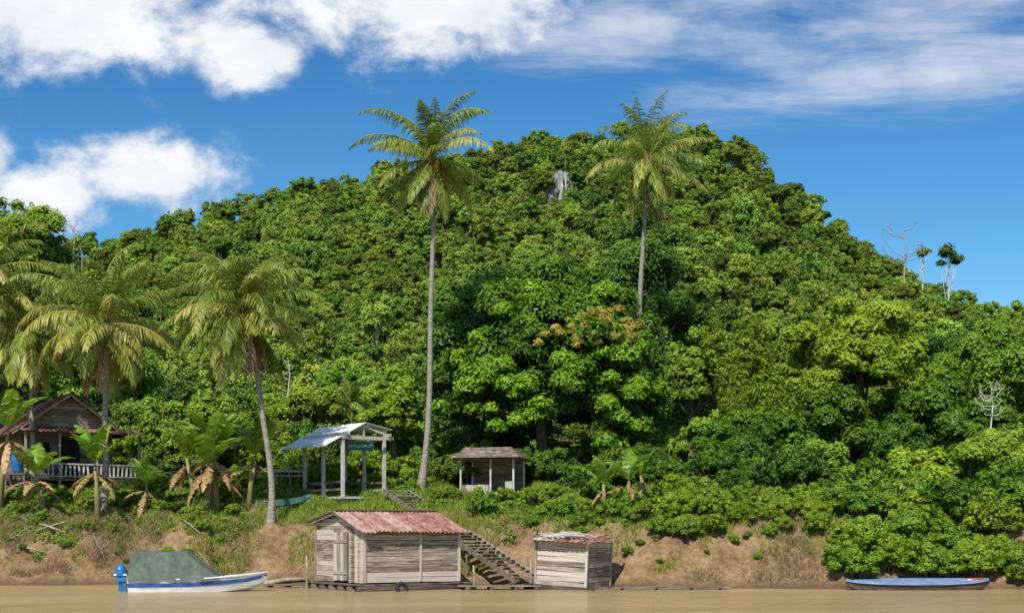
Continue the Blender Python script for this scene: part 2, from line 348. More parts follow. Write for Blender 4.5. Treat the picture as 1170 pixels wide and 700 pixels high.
def named(t,nm):
    q=ng.nodes.new('GeometryNodeInputNamedAttribute'); q.data_type=t; q.inputs[0].default_value=nm; return [o for o in q.outputs if o.enabled][0]
aid=named('INT','pid'); arz=named('FLOAT','rz'); asc=named('FLOAT_VECTOR','sc')
cx=ng.nodes.new('ShaderNodeCombineXYZ'); ng.links.new(arz,cx.inputs[2]); eu=ng.nodes.new('FunctionNodeEulerToRotation'); ng.links.new(cx.outputs[0],eu.inputs[0])
for i,pr in enumerate(protos):
    cmp_=ng.nodes.new('FunctionNodeCompare'); cmp_.data_type='INT'; cmp_.operation='EQUAL'
    ii=[s for s in cmp_.inputs if s.enabled]; ng.links.new(aid,ii[0]); ii[1].default_value=i
    for ch in pr.children:
        oi=ng.nodes.new('GeometryNodeObjectInfo'); oi.inputs['Object'].default_value=ch
        ip=ng.nodes.new('GeometryNodeInstanceOnPoints')
        ng.links.new(gi.outputs[0],ip.inputs['Points']); ng.links.new(cmp_.outputs[0],ip.inputs['Selection']); ng.links.new(oi.outputs['Geometry'],ip.inputs['Instance'])
        ng.links.new(eu.outputs[0],ip.inputs['Rotation']); ng.links.new(asc,ip.inputs['Scale']); ng.links.new(ip.outputs[0],jn.inputs[0])
ng.links.new(jn.outputs[0],gout.inputs[0])
md=fo.modifiers.new('scatter','NODES'); md.node_group=ng
used=set()
for j in ids:
    k=int(rg.integers(0,NP)); o=protos[k] if k not in used else copy_tree(protos[k]); used.add(k)
    e=bool(emg[j]); o.location=(pts[j,0],pts[j,1],zz[j]+(.4 if e else .1)); o.rotation_euler=(0,0,rg.random()*6.28); s=sc[j]*(1.35 if e else 1.1); o.scale=(s,s,s*(1.15 if e else 1))
    if sky[j]: tag(o,'small far tree in the row along the hill skyline','tree','trees along the hill skyline')
    else: tag(o,'far hillside tree whose crown rises above the forest canopy','tree','tall trees standing out of the hillside forest')
mb=MB()
for i in range(60):
    a=random.uniform(-1,1); h=random.uniform(1.2,4.5)
    mb.box((a*4.0,random.uniform(-1,1)+abs(a)*1,random.uniform(-2,2.6)-abs(a)),(random.uniform(.3,.9),random.uniform(.6,1.4),h),Matrix.Rotation(random.uniform(-.8,.8),3,'Z')@Matrix.Rotation(random.uniform(-.3,.3),3,'Y')@Matrix.Rotation(random.uniform(-.3,.3),3,'X'))
ro=mb.build('rock_outcrop',M['rock']); ro.location=(X_(640,yrk),yrk-1,Gs(X_(640,yrk),yrk)+1.9); tag(ro,'pale grey limestone cliff showing through the trees near the summit','rock')
# ------------------------------------------------------------ mid-ground trees
def tree(name,label,px,py,rx,ry,Y,mat,seed,k=26,ratio=.3,n=16000,L=.20,W=.10,tm='bark',tr=.22,group=None,tpx=None,low=-.55,core=.66,q0=.55,q1=.97):
    rng=np.random.default_rng(seed); c=P(px,py,Y); s=Y/F; rxm=rx*s; rzm=ry*s
    bx=X_(tpx,Y) if tpx else c.x; gz=Gs(bx,Y)
    root=empty(name,(bx,Y,gz),0,label,'tree',group)
    lc=(c.x-bx,0,c.z-gz)
    cl=crown(lc,rxm,min(rxm,rxm*.8+.6),rzm,k,ratio,rng,low,core,q0,q1)
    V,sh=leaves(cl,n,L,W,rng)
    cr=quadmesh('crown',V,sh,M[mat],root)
    trunkmesh((0,0,-.3),(lc[0],0,lc[2]+rzm*.2),tr,cl,rng,M[tm],root,8)
    return root,cl,rng
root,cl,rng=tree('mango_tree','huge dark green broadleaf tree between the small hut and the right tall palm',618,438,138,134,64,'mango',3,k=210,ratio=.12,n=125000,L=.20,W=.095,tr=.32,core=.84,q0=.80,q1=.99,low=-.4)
def pc(px,py,dy,r,sh): 
    q=P(px,py,64+dy); return [q.x-root.location.x,q.y-root.location.y,q.z-root.location.z,r,r,r*.85,sh]
def dome(x_,y_): return max(0,1-((x_-618)/138)**2-((y_-438)/136)**2)**.5
prs=random.Random(9); L1=[]
for (px,py,rr,n_) in ((705,400,1.6,10),(735,445,1.2,8),(560,435,1.9,11),(520,415,1.2,6),(650,440,1.4,4),(600,475,1.4,4),(700,480,1.5,7),(510,470,1.3,5),(600,330,2,6),(660,340,1.5,4)):
    for q in range(n_):
        x_=px+prs.gauss(0,rr*12); y_=py+prs.gauss(0,rr*11)
        if dome(x_,y_)<.15: continue
        L1.append(pc(x_,y_,-5.15*dome(x_,y_)-.1,prs.uniform(.3,.65),prs.uniform(.3,1)))
V,sh=leaves(L1,25000,.20,.095,rng)
quadmesh('fresh_leaf_clumps',V,sh,M['fresh'],root)
L1=[]
for q in range(60):
    x_=prs.gauss(702,25); y_=prs.gauss(368,13)
    if dome(x_,y_)>.1: L1.append(pc(x_,y_,-5.75*dome(x_,y_)-.1,prs.uniform(.12,.27),prs.random()))
for q in range(16): x_=prs.gauss(645,16);y_=prs.gauss(380,8); L1.append(pc(x_,y_,-5.75*dome(x_,y_),prs.uniform(.12,.22),prs.random()))
V,sh=leaves(L1,9500,.13,.055,rng,inner=.02)
quadmesh('blossom_clumps',V,sh,M['flower'],root)
TL=[
('tall dark tree rising right behind the bare trunk of the right tall palm',735,335,62,92,86,'dark',21,60,.2,22000),
('bright rounded tree filling the far left edge of the skyline',24,292,60,66,92,'green',22,70,.18,26000),
('mid green tree just right of the huge dark tree, lower right of the palm',808,465,58,92,74,'green',23,60,.18,24000),
('dark tree behind the bamboo clump, right of the tall dark tree',795,390,50,60,88,'dark',24,40,.2,15000),
('large bright yellow green rounded tree on the right',985,412,88,74,70,'lime',25,90,.155,42000),
('dark shaded tree below the bright yellow green tree',965,500,74,60,69,'mango',26,50,.19,22000),
('tall mid green tree at the right edge behind the bare white branches',1135,450,78,85,72,'green',27,64,.18,30000),
('dark green tree between the bright tree and the right edge tree',1062,500,60,76,69.5,'mango',28,50,.19,24000),
('low layered tree standing on the right bank above the earth slope end',930,555,66,52,59,'green',29,65,.17,26000),
('low green tree over the middle of the right bank',858,525,66,60,62,'mango',30,60,.17,26000),
('leafy low tree at the right edge of the photo above the river',1145,548,66,66,57,'green',31,60,.17,28000),
('leafy low tree above the moored blue longboat',1045,568,70,54,58,'lime',32,60,.17,26000),
('dense green tree closing the gap beneath the bare white branches',1120,510,60,48,63,'mango',47,50,.19,20000),
('light green bushy tree between the open pavilion and the tall palm trunk',450,487,38,66,68,'lime',33,44,.19,18000),
('wide low green tree on the slope behind the pavilion roof',345,468,55,26,76,'lime',34,38,.2,13000),
('dark tree forming the left shoulder of the huge tree',535,370,46,60,72,'dark',35,50,.19,18000),
('shady dark tree behind the small shingled hut',560,515,70,48,70,'dark',36,34,.23,15000),
('shady low tree under the right side of the huge dark tree',725,540,56,48,62,'mango',37,50,.18,20000),
('green tree behind the banana plants left of the pavilion',225,500,58,45,68,'green',38,40,.2,16000),
('green tree behind the crowns of the left palms',100,425,88,60,80,'green',39,56,.19,20000),
('green tree behind the house at the left edge',0,430,55,65,76,'dark',40,38,.2,14000),
('dark green tree at the right edge high behind the others',1110,405,55,40,92,'dark',41,40,.2,14000),
('tall green tree on the slope left of the large yellow green tree',895,432,44,70,78,'green',42,50,.18,20000),
('green tree beyond the tall palm trunk, upper left of the pavilion',400,440,40,26,88,'green',43,30,.22,9000),
('low bright tree at the waterside between the earth slope and the longboat',1100,602,56,40,54,'lime',44,50,.18,18000),
('dark undergrowth tree in the shade right of the small shingled hut',650,560,60,36,69,'dark',45,34,.22,14000),
('green tree crown between the bamboo clump and the huge dark tree',790,440,34,44,70,'green',46,40,.19,13000),
]
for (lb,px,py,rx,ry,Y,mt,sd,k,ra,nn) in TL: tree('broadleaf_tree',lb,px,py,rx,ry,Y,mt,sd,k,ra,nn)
def bamboo(px,Y,top,w,seed,label):
    rng=np.random.default_rng(seed); x=X_(px,Y); g=Gs(x,Y); root=empty('bamboo_clump',(x,Y,g),0,label,'bamboo')
    cl=[]; mb=MB(); H=P(px,top,Y).z-g
    for i in range(24):
        a=rng.random()*6.28; q=rng.random()**.5*w; h=H*(.65+.35*rng.random()); bend=Vector((math.cos(a)*q,math.sin(a)*q*.7,0))
        p=[bend*.15+bend*(t**2)*.9+Vector((0,0,h*t*(1-.08*t))) for t in np.linspace(0,1,8)]
        mb.tube(p,[.05,.05,.045,.04,.035,.03,.02,.01],5,.5)
        for t in np.linspace(.3,1,9):
            pp=bend*.15+bend*(t**2)*.9+Vector((0,0,h*t*(1-.08*t))); r=.6-.35*t+.12*rng.random(); cl.append([pp.x,pp.y,pp.z,r,r,r*.9,rng.random()])
    V,sh=leaves(cl,28000,.24,.05,rng,up=.2,rand=1.0); quadmesh('foliage',V,sh,M['lime'],root); mb.build('culms',M['stem'],root)
bamboo(845,69,345,1.9,51,'feathery yellow green bamboo clump between the tall palm and the bright right tree')
bamboo(882,66,425,1.6,52,'lower bright bamboo clump just right of the taller bamboo')
def bare(name,label,px,pbase,ptop,Y,seed,w=1.0,mat='pale',n=9):
    rng=random.Random(seed); b=P(px,pbase,Y); h=P(px,ptop,Y).z-b.z; root=empty(name,b,0,label,'tree')
    mb=MB(); mb.tube([(0,0,-4),(0,0,0),(.05*h,0,h*.5),(0,0,h)],[.02*h,.02*h,.014*h,.004*h],6,.5); mb.build('trunk',M[mat],root)
    mb=MB()
    for i in range(n):
        z=h*rng.uniform(.25,.9); a=rng.uniform(0,6.28); l=h*rng.uniform(.25,.45)*w; e=Vector((math.cos(a)*l,math.sin(a)*l,z+l*rng.uniform(.2,.9))); s=Vector((0,0,z)); m_=s.lerp(e,.5)+Vector((0,0,-.06*h))
        mb.tube([s,m_,e],[.011*h,.008*h,.003*h],5,.5)
        for q in range(4):
            e2=e.lerp(m_,rng.random()*.7); d=Vector((rng.uniform(-1,1),rng.uniform(-1,1),rng.uniform(0,1.2)))*l*.35; mb.tube([e2,e2+d],[.005*h,.002*h],4,.5)
    mb.build('branches',M[mat],root)
    return root
bare('dead_tree','leafless grey dead tree on the right skyline of the hill',1033,315,258,300,1,1.2,'drift')
bare('dead_tree','bare white branches poking out of the trees near the right edge',1132,488,438,61.0,2,.9,n=14)
bare('dead_tree','thin pale dead trunk on the slope between the left palms and the pavilion',329,450,408,80,3,.4,n=4)
bare('dead_tree','leafless pale tree standing low on the left of the hill skyline',84,285,256,170,5,1.4,'drift')
tree('slender_tree','thin trunked tree leaning above the right skyline beside the dead tree',1085,296,15,12,300,'hill',61,9,.36,1800,.5,.3,'pale',.25,None,1082,core=0)
tree('slender_tree','small feathery tree right of the leafless tree on the right skyline',1054,289,9,8,300,'hill',62,6,.42,700,.5,.3,'pale',.2,core=0)
tree('slender_tree','single dark tree standing at the right edge of the skyline',1163,358,14,11,260,'hill',63,8,.42,1500,.5,.3,'bark',.25)
# ------------------------------------------------------------ palms
def frond_geo(o,phi,e0,Lf,droop,rng,lw=.045,ll=.8,n=54):
    seg=16; p=Vector(o); e=e0; h=Vector((math.cos(phi),math.sin(phi),0)); pts=[p.copy()]; ds=[]
    tw=rng.uniform(-.6,.6)
    for i in range(seg):
        d=h*math.cos(e)+Vector((0,0,math.sin(e))); ds.append(d); p=p+d*Lf/seg; pts.append(p.copy()); e-=droop/seg*(.3+1.6*i/seg)
        e=max(e,-1.5); h=(Matrix.Rotation(tw/seg,3,'Z')@h)
    ds.append(ds[-1]); V=[];S=[]
    for i in range(seg):
        w0=.045*(1-i/seg)+.01; w1=.045*(1-(i+1)/seg)+.01; side=ds[i].cross(Vector((0,0,1))); 
        if side.length<.05: side=Vector((-math.sin(phi),math.cos(phi),0))
        side.normalize(); up=side.cross(ds[i])
        for sv in(side,up): V+=[pts[i]-sv*w0,pts[i]+sv*w0,pts[i+1]+sv*w1,pts[i+1]-sv*w1]; S.append(.9)
    for k in range(n):
        t=.1+.9*(k+.5)/n; f=t*seg; i=min(int(f),seg-1); b=pts[i].lerp(pts[i+1],f-i); d=ds[i]
        side=d.cross(Vector((0,0,1)))
        if side.length<.05: side=Vector((-math.sin(phi),math.cos(phi),0))
        side.normalize(); l=ll*(.5+.5*math.sin(math.pi*min(1,t*1.15)))*(1 if t<.8 else 1-(t-.8)*2.2)*rng.uniform(.8,1.12)
        for s in(-1,1):
            if rng.random()<.07: continue
            dr=.35+.75*rng.random(); q=(side*s*.8+d*.6+Vector((0,0,-dr+.25))).normalized(); q2=(q+Vector((0,0,-.7-1.0*rng.random()))).normalized()
            wv=(d-q*d.dot(q)).normalized()*lw/2; m_=b+q*l*.5; tp=m_+q2*l*.5
            V+=[b-wv*.6,b+wv*.6,m_+wv,m_-wv]; V+=[m_-wv,m_+wv,tp+wv*.15,tp-wv*.15]; sh=.1+.65*rng.random(); S+=[sh,min(1,sh+.2)]
    return V,S
def palm(label,bpx,Y,cpx,cpy,Lf,nf,seed,bow=0,r0=.19,yel=.3,dead=3,coco=6,droop=1.5,group='coconut palms along the river bank',e_hi=86,e_lo=-55,ll=.75):
    rng=random.Random(seed); bx=X_(bpx,Y); g=Gs(bx,Y)-.15; root=empty('coconut_palm',(bx,Y,g),0,label,'palm tree',group)
    top=P(cpx,cpy,Y)-Vector((bx,Y,g)); H=top.length
    pts=[];rad=[];n=46
    for i in range(n+1):
        t=i/n; p=Vector((top.x*t+bow*math.sin(math.pi*t)*(1-.3*t)+.06*math.sin(t*9),.15*math.sin(t*3),top.z*t)); pts.append(p)
        rad.append(r0*(1.35-.5*min(1,t*8)-.36*t)*(1+(.07 if i%2 else 0)))
    MB().tube(pts,rad,12,.5).build('trunk',M['ptrunk'],root,True)
    mb=MB(); mb.tube([top+Vector((0,0,-.5)),top+Vector((0,0,-.15)),top+Vector((0,0,.3)),top+Vector((0,0,.7))],[r0*.7,r0*1.25,r0*.9,.03],10,.3); mb.build('crownshaft',M['frondd'],root)
    for i in range(nf):
        u=(i+.5)/nf; phi=i*2.39996+rng.uniform(-.5,.5); e=R(e_hi+(e_lo-e_hi)*u**.95+rng.uniform(-16,16)); L=Lf*(.80+.3*math.sin(math.pi*min(1,u+.2)))*rng.uniform(.75,1.14)
        V,S=frond_geo(top+Vector((0,0,.25-.4*u)),phi,e,L,droop*rng.uniform(.6,1.3)*(1.1-.45*u),rng,ll=ll)
        mt='frondy' if (u>.35 and rng.random()<yel) else 'frond'
        quadmesh('frond',np.array([tuple(v) for v in V]),S,M[mt],root)
    for i in range(dead):
        phi=rng.uniform(0,6.28); V,S=frond_geo(top+Vector((0,0,-.15)),phi,R(-50),Lf*.8,1.3,rng,lw=.04,ll=.5,n=28)
        f=quadmesh('dead_frond',np.array([tuple(v) for v in V]),S,M['frondd'],root); f['label']='dry brown hanging frond'
    for i in range(coco):
        a=rng.uniform(0,6.28); q=top+Vector((math.cos(a)*.3,math.sin(a)*.3,-.15-rng.random()*.3)); mb=MB()
        mb.tube([q+Vector((0,0,z)) for z in(-.15,-.11,-.04,.05,.11,.14)],[.02,.09,.125,.12,.07,.02],8,.5); mb.build('coconut',M['coco'],root,True)
    return root
palm('tallest coconut palm, slender trunk beside the open pavilion, crown against the sky',480,58,492,182,3.1,38,101,bow=.3,r0=.155,yel=.4,dead=4,droop=1.4,ll=.65)
palm('tall coconut palm rising from behind the huge dark tree, crown above the right hill shoulder',733,75,739,186,3.95,38,102,bow=-.2,r0=.185,yel=.45,dead=4,droop=1.4,ll=.82)
palm('leaning coconut palm with curved bare trunk on the bank above the earth slope',309,53,278,356,3.4,50,103,bow=.32,r0=.15,yel=.5,dead=7,droop=1.65,e_hi=82,ll=.8)
palm('coconut palm with yellowing fronds and orange nuts in front of the wooden house',116,54,120,370,3.4,46,104,bow=.1,r0=.16,yel=.6,dead=3,coco=10,droop=1.65,ll=.8,e_lo=-50)
palm('coconut palm second from the left edge, yellow fronds over the house roof',36,57,32,380,3.2,38,105,bow=.1,r0=.15,yel=.65,droop=1.6,ll=.75,dead=3,e_lo=-46)
palm('coconut palm cut by the left edge of the photo',-30,57,-24,318,3.5,36,106,bow=.2,r0=.17,yel=.65,droop=1.5,ll=.78)
palm('small slender palm on the slope far behind the pavilion roof',398,84,401,462,1.9,18,107,r0=.11,dead=1,coco=0,group=None,yel=.1,ll=.6)
# ------------------------------------------------------------ banana plants
def banana(label,px,Y,H,seed,nl=8,Ll=1.7,deadn=3,stems=1,group='banana plants on the bank'):
    rng=random.Random(seed); x=X_(px,Y); g=Gs(x,Y)-.1; root=empty('banana_plant',(x,Y,g),0,label,'banana plant',group)
    for st in range(stems):
        ox=Vector((rng.uniform(-.8,.8)*(st>0),rng.uniform(-.4,.4)*(st>0),0)); Hs=H*(1-.2*st); ln=Vector((rng.uniform(-.15,.15),0,0))*Hs
        MB().tube([ox,ox+ln*.3+Vector((0,0,Hs*.35)),ox+ln+Vector((0,0,Hs*.7))],[.13,.10,.05],9,.4).build('stem',M['stem'],root,True)
        for i in range(nl+deadn):
            dead=i>=nl; phi=i*2.4+rng.uniform(-.3,.3)+seed; e=R(rng.uniform(50,85)) if not dead else R(rng.uniform(-50,0)); L=Ll*rng.uniform(.75,1.15)*(.8 if dead else 1)
            p=ox+ln+Vector((0,0,Hs*(.7 if not dead else .6))); h=Vector((math.cos(phi),math.sin(phi),0)); sd=Vector((-h.y,h.x,0)); V=[];S=[]; sg=16; wd=.27*L/1.7*(.6 if dead else 1)
            prev=None; base_s=rng.uniform(.1,.6)
            for k in range(sg+1):
                t=k/sg; d=h*math.cos(e)+Vector((0,0,math.sin(e))); w=wd*(0.08 if t<.12 else math.sin(math.pi*min(1,((t-.1)/.9))**.75)**.7+.02)
                cur=(p.copy(),w,d)
                if prev:
                    p0,w0,d0=prev
                    for s in(-1,1):
                        dr=rng.uniform(.1,.6)*(1.6 if dead else 1); o=Vector((0,0,-dr)); tear=rng.uniform(.75,1.0)
                        V+=[p0,p0+(sd*s+o)*w0,p0.lerp(cur[0],tear)+(sd*s+o)*w,cur[0]]; S.append(base_s+.4*rng.random())
                prev=cur; p=p+d*L/sg; e-=(1.5 if not dead else 1.0)/sg*(.2+1.6*t); e=max(e,-1.5)
            f=quadmesh('leaf',np.array([tuple(v) for v in V]),S,M['bananad' if dead else 'banana'],root)
            if dead: f['label']='dry brown hanging leaf'
banana('banana plant at the left edge beside the house',0,55,4.6,1,8,2.3,5)
banana('banana plant with hanging brown leaves in front of the veranda, left of centre palm',50,53.6,2.3,2,6,1.7,7)
banana('banana plant with a split orange leaf at the foot of the yellowing palm',112,53.0,3.2,3,7,2.0,7)
banana('low brown leaved banana plant in front of the right end of the veranda',165,54.4,1.9,12,6,1.5,5)
banana('big banana clump right of the house under the leaning palm',248,54,3.9,4,10,2.2,8,2)
banana('banana plant with broad leaves touching the leaning palm trunk',284,54.5,3.2,5,9,2.0,3)
banana('banana plant low behind the dry clump near the leaning palm',222,55,2.8,8,7,1.8,3)
banana('small banana plant on the bank right of the huge tree trunk',690,52,2.0,6,6,1.5,2)
banana('small brown leaved banana plant above the leaning small shed',716,51.4,1.8,7,5,1.4,5)
banana('tiny banana plant on the bank above the small shed, leaning right',738,52.5,1.9,9,6,1.3,1)
# ------------------------------------------------------------ shrubs
shp={}
for key,mt in(('a','green'),('b','lime'),('c','mango'),('d','dark')):
    rng=np.random.default_rng(ord(key)); root=empty('shrub',(0,0,0),0)
    cl=crown((0,0,.45),.8,.8,.6,44,.18,rng,low=-.3); V,sh=leaves(cl,8000,.105,.045,rng,up=.3); quadmesh('foliage',V,sh,M[mt],root)
    mb=MB()
    for i in range(6): a=i*1.05; mb.tube([(0,0,-.2),(math.cos(a)*.25,math.sin(a)*.25,.3),(math.cos(a)*.5,math.sin(a)*.5,.7)],[.04,.025,.01],5,.5)
    mb.build('stems',M['bark'],root); shp[key]=root
first=set(); srg=random.Random(3)
def shrub(px,Y,s,key,label,group,dz=0,sz=1):
    o=shp[key] if key not in first else copy_tree(shp[key]); first.add(key); x=X_(px,Y)
    o.location=(x,Y,Gs(x,Y)-.1*s+dz); o.rotation_euler=(0,0,srg.random()*6.28); o.scale=(s,s,s*sz); tag(o,label,'shrub',group)
def band(n,p0,p1,d0,d1,s0,s1,keys,label,group,avoid=()):
    for i in range(n):
        px=p0+(p1-p0)*(i+srg.random())/n
        if any(a<px<b for a,b in avoid): continue
        Y0=50; x=X_(px,Y0); Y=float(yb(np.array([x]))[0])+srg.uniform(d0,d1); shrub(px,Y,srg.uniform(s0,s1),srg.choice(keys),label,group,sz=srg.uniform(.7,1.25))
band(32,-20,275,3.4,6.5,.3,.7,'aabbc','leafy low shrub in the undergrowth on the left bank below the house','shrubs on the left bank')
band(30,-20,270,1.0,3.4,.15,.42,'ab','small weed clump growing on the bare left bank slope','weeds on the left bank slope')
band(16,170,300,7,9.5,.5,.9,'aac','leafy shrub between the wooden house and the pavilion','shrubs beside the house')
band(34,545,790,2.8,6.5,.4,.85,'aabb','leafy shrub on the bank in front of the huge dark tree','shrubs on the middle bank',avoid=((560,572),))
band(22,600,930,1.0,2.8,.15,.42,'ab','small weed clump growing on the bare slope right of the stairs','weeds on the right bank slope')
band(46,745,945,1.8,5.2,.4,.95,'aabb','bright leafy shrub overhanging the earth slope of the right bank','shrubs on the right bank')
band(40,955,1190,.1,2.2,.6,1.3,'aabb','bright leafy bush hanging down to the water around the blue longboat','bushes at the waterside')
band(20,960,1200,2.5,6,1.1,1.9,'aabc','tall leafy bush behind the waterside bushes on the right','tall bushes behind the waterside')
band(16,310,480,9,14,.7,1.2,'bab','leafy shrub behind the open pavilion','shrubs behind the pavilion')
band(8,455,520,5,9,.3,.5,'ab','small shrub beside the top of the wooden stairs','shrubs beside the stairs')
band(16,480,640,9.5,14,.9,1.5,'d','dark shrub in the shade behind the small shingled hut','shrubs behind the hut')
band(40,120,1190,16,26,1.2,2.2,'aabd','tall shrub of the undergrowth at the foot of the hill','undergrowth at the foot of the hill')
band(14,640,960,7,12,.9,1.5,'cd','dark leafy shrub under the trees of the right bank','undergrowth under the right bank trees')
# ------------------------------------------------------------ ground cover, grass (stuff)
rc=np.random.default_rng(77)
def scatter(n,p0,p1,d0,d1):
    px=rc.uniform(p0,p1,n); x=(px-585)*51/F; d=rc.uniform(d0,d1,n); y=yb(x)+d; return x,y,d
x,y,d=scatter(4200,-30,1200,.8,11)
msk=(fbm(x*.6,y*.6,3,61)+np.clip((d-2.4)/4,-.2,.4))>.53
pp=585+F*x/y
msk&=~((pp>285)&(pp<540)&(d<4.5)); x=x[msk];y=y[msk]; z=G(x,y); r=rc.uniform(.08,.34,len(x))
V,sh=leaves(np.stack([x,y,z,r,r,r*.7,rc.random(len(x))],1),105000,.11,.055,rc,up=.6,inner=.05)
q=quadmesh('creepers',V,sh,M['green']); tag(q,'low green creepers and weeds covering the top of the bank','creepers',kind='stuff')
def blades(name,n,p0,p1,d0,d1,thr,h,w,mat,label,seed,edge=0,flat=.35):
    x,y,d=scatter(n,p0,p1,d0,d1); k=fbm(x*.8,y*.8,3,seed)>thr; x=x[k];y=y[k]; z=G(x,y); m=len(x)
    a=rc.random(m)*6.28; wv=np.stack([np.cos(a),np.sin(a),0*a],1)*w/2; hh=h*(.5+rc.random(m)); ln=rc.normal(size=(m,3))*flat; ln[:,2]=1; t=ln*hh[:,None]
    b=np.stack([x,y,z-.02],1); V=np.stack([b-wv,b+wv,b+t+wv*.15,b+t-wv*.15],1); q=quadmesh(name,V,rc.random(m),M[mat]); tag(q,label,'grass',kind='stuff')
blades('grass',80000,-20,960,2.4,11,.42,.22,.03,'grass','short green grass on the top of the river bank',71)
blades('slope_grass',36000,-20,950,.6,3.2,.54,.2,.025,'grass','scattered green tufts on the bare earth slope',74,flat=.5)
blades('dry_grass',38000,-20,280,.4,5,.50,.2,.02,'drygrass','dry straw coloured grass and litter on the left bank slope',72,flat=.9)
blades('dry_grass',18000,600,950,.2,3.0,.56,.24,.02,'drygrass','dry brown grass hanging on the earth slope of the right bank',73,flat=.8)
def stick(label,a,b,r,name='log',cat='log',group=None):
    a=Vector(a);b=Vector(b); m_=a.lerp(b,.5)+Vector((0,0,.06)); mb=MB(); mb.tube([Vector((0,0,0)),m_-a,b-a],[r,r*.85,r*.6],7,.5); o=mb.build(name,M['drift'],None,True); o.location=a; tag(o,label,cat,group)
def onb(px,Y,dz=.05): x=X_(px,Y); return (x,Y,Gs(x,Y)+dz)
sr=random.Random(12)
DR=[(28,53,75,51.8,.05),(40,52.2,95,52.9,.04),(10,53.4,60,52.3,.04),(60,51.5,110,52.6,.035),(85,53.2,120,51.8,.04),(20,51.5,50,51.2,.045)]
for q in range(16): p0=sr.uniform(0,250); y0=sr.uniform(51.2,53); DR.append((p0,y0,p0+sr.uniform(-28,28),y0+sr.uniform(-.7,.7),sr.uniform(.015,.03)))
for i,(p0,y0,p1,y1,r) in enumerate(DR):
    stick('pale driftwood branch lying in the heap on the left bank slope',onb(p0,y0),onb(p1,y1,.1),r,'driftwood_branch','driftwood','driftwood heap on the left bank')
stick('pale log lying at the waterline left of the big shed',onb(300,50.2,.08),onb(352,50.4,.1),.09)
stick('thin pole lying across the earth slope right of the stairs',onb(560,51.5),onb(612,50.2,.1),.04,'pole','pole')
# ------------------------------------------------------------ structures
def plankwall(mb,a,b,z0,z1,bh,th,nrml,gap=.012,vertical=False,jit=.008):
    a=Vector(a);b=Vector(b);d=(b-a);L=d.length;d.normalize(); nrml=Vector(nrml)
    if not vertical:
        n=max(1,round((z1-z0)/bh)); bh=(z1-z0)/n; rot=Matrix((d,nrml,Vector((0,0,1)))).transposed()
        for i in range(n):
            tilt=Matrix.Rotation(random.uniform(-1,1)*jit,3,nrml)
            mb.box((a+b)/2+nrml*random.uniform(0,.012)+Vector((0,0,z0+bh*(i+.5))),(L+random.uniform(-.04,.04),th,bh-gap),tilt@rot)
    else:
        n=max(1,round(L/bh)); bw=L/n; rot=Matrix((d,nrml,Vector((0,0,1)))).transposed()
        for i in range(n):
            mb.box(a+d*bw*(i+.5)+nrml*random.uniform(0,.01)+Vector((0,0,(z0+z1)/2)),(bw-gap,th,z1-z0+random.uniform(-.02,.02)),rot)
L_,D_=3.6,3.35; hl,hd=L_/2,D_/2
c=Vector((-4.76,45.4,0))-Matrix.Rotation(R(35),3,'Z')@Vector((-hl,-hd,0))
sh_=empty('floating_shed',(c.x,c.y,0),R(35),'larger plank shed with rusty red corrugated roof floating at the foot of the stairs','shed')
mb=MB(); plankwall(mb,(-hl,-hd,0),(hl,-hd,0),.25,1.98,.165,.03,(0,-1,0)); mb.build('front_wall',M['plank'],sh_)
mb=MB(); plankwall(mb,(hl,hd,0),(-hl,hd,0),.25,2.25,.2,.03,(0,1,0)); mb.build('back_wall',M['plank'],sh_)
def gab(mb,xx,n=4):
    for i in range(n):
        z=2.03+i*.125+.06; f=max(.04,1-(z-1.98)/.58); bkk=1 if z<2.26 else max(.04,1-(z-2.26)/.32); y0,y1=-(hd)*f,(hd)*bkk
        mb.box((xx,(y0+y1)/2,z-.05),(.028,y1-y0,.118))
mb=MB(); plankwall(mb,(-hl,-hd+.03,0),(-hl,-.62,0),.25,1.98,.2,.03,(-1,0,0),vertical=True); plankwall(mb,(-hl,.42,0),(-hl,hd-.03,0),.25,1.98,.18,.03,(-1,0,0)); 
mb.box((-hl,-.1,1.93),(.03,1.05,.1)); gab(mb,-hl); mb.build('end_wall',M['plank'],sh_)
mb=MB(); plankwall(mb,(hl,-hd+.03,0),(hl,hd-.03,0),.25,1.98,.2,.03,(1,0,0)); gab(mb,hl); mb.build('far_end_wall',M['plank'],sh_)
mb=MB(); plankwall(mb,(-hl-.03,-.58,0),(-hl-.03,.38,0),.3,1.88,.24,.03,(-1,0,0),vertical=True); dr=mb.build('door',M['plankv'],sh_)
MB().box((-hl-.065,-.1,.55),(.03,.9,.09)).build('door_batten',M['plankv'],dr); MB().box((-hl-.065,-.1,1.6),(.03,.9,.09)).build('door_batten',M['plankv'],dr)
MB().box((0,0,1.1),(L_-.12,D_-.12,1.7)).build('interior_shade_box',M['inside'],sh_)  # added near-black box, painted shade behind the plank gaps
for sx,sy in((-1,-1),(1,-1),(-1,1),(1,1)): MB().box((sx*(hl+.012),sy*(hd+.012),1.1),(.09,.09,1.7)).build('corner_post',M['plankv'],sh_)
MB().box((.3,-hd-.035,1.1),(.07,.03,1.65)).build('wall_batten',M['plankv'],sh_)
mb=MB(); rz_=2.60; ov=.28
mb.sheet((-hl-ov,0,rz_),(hl+.2,0,rz_),(hl+.2,-hd-ov,1.93),(-hl-ov,-hd-ov,1.93),26,.022,8)
mb.sheet((-hl-ov,0,rz_),(hl+.2,0,rz_),(hl+.2,hd+ov,2.24),(-hl-ov,hd+ov,2.24),26,.022,6)
rf=mb.build('roof',M['rust'],sh_)
MB().bar((-hl-ov,0,rz_+.03),(hl+.2,0,rz_+.03),.22,.03).build('ridge_cap',M['rustd'],rf)
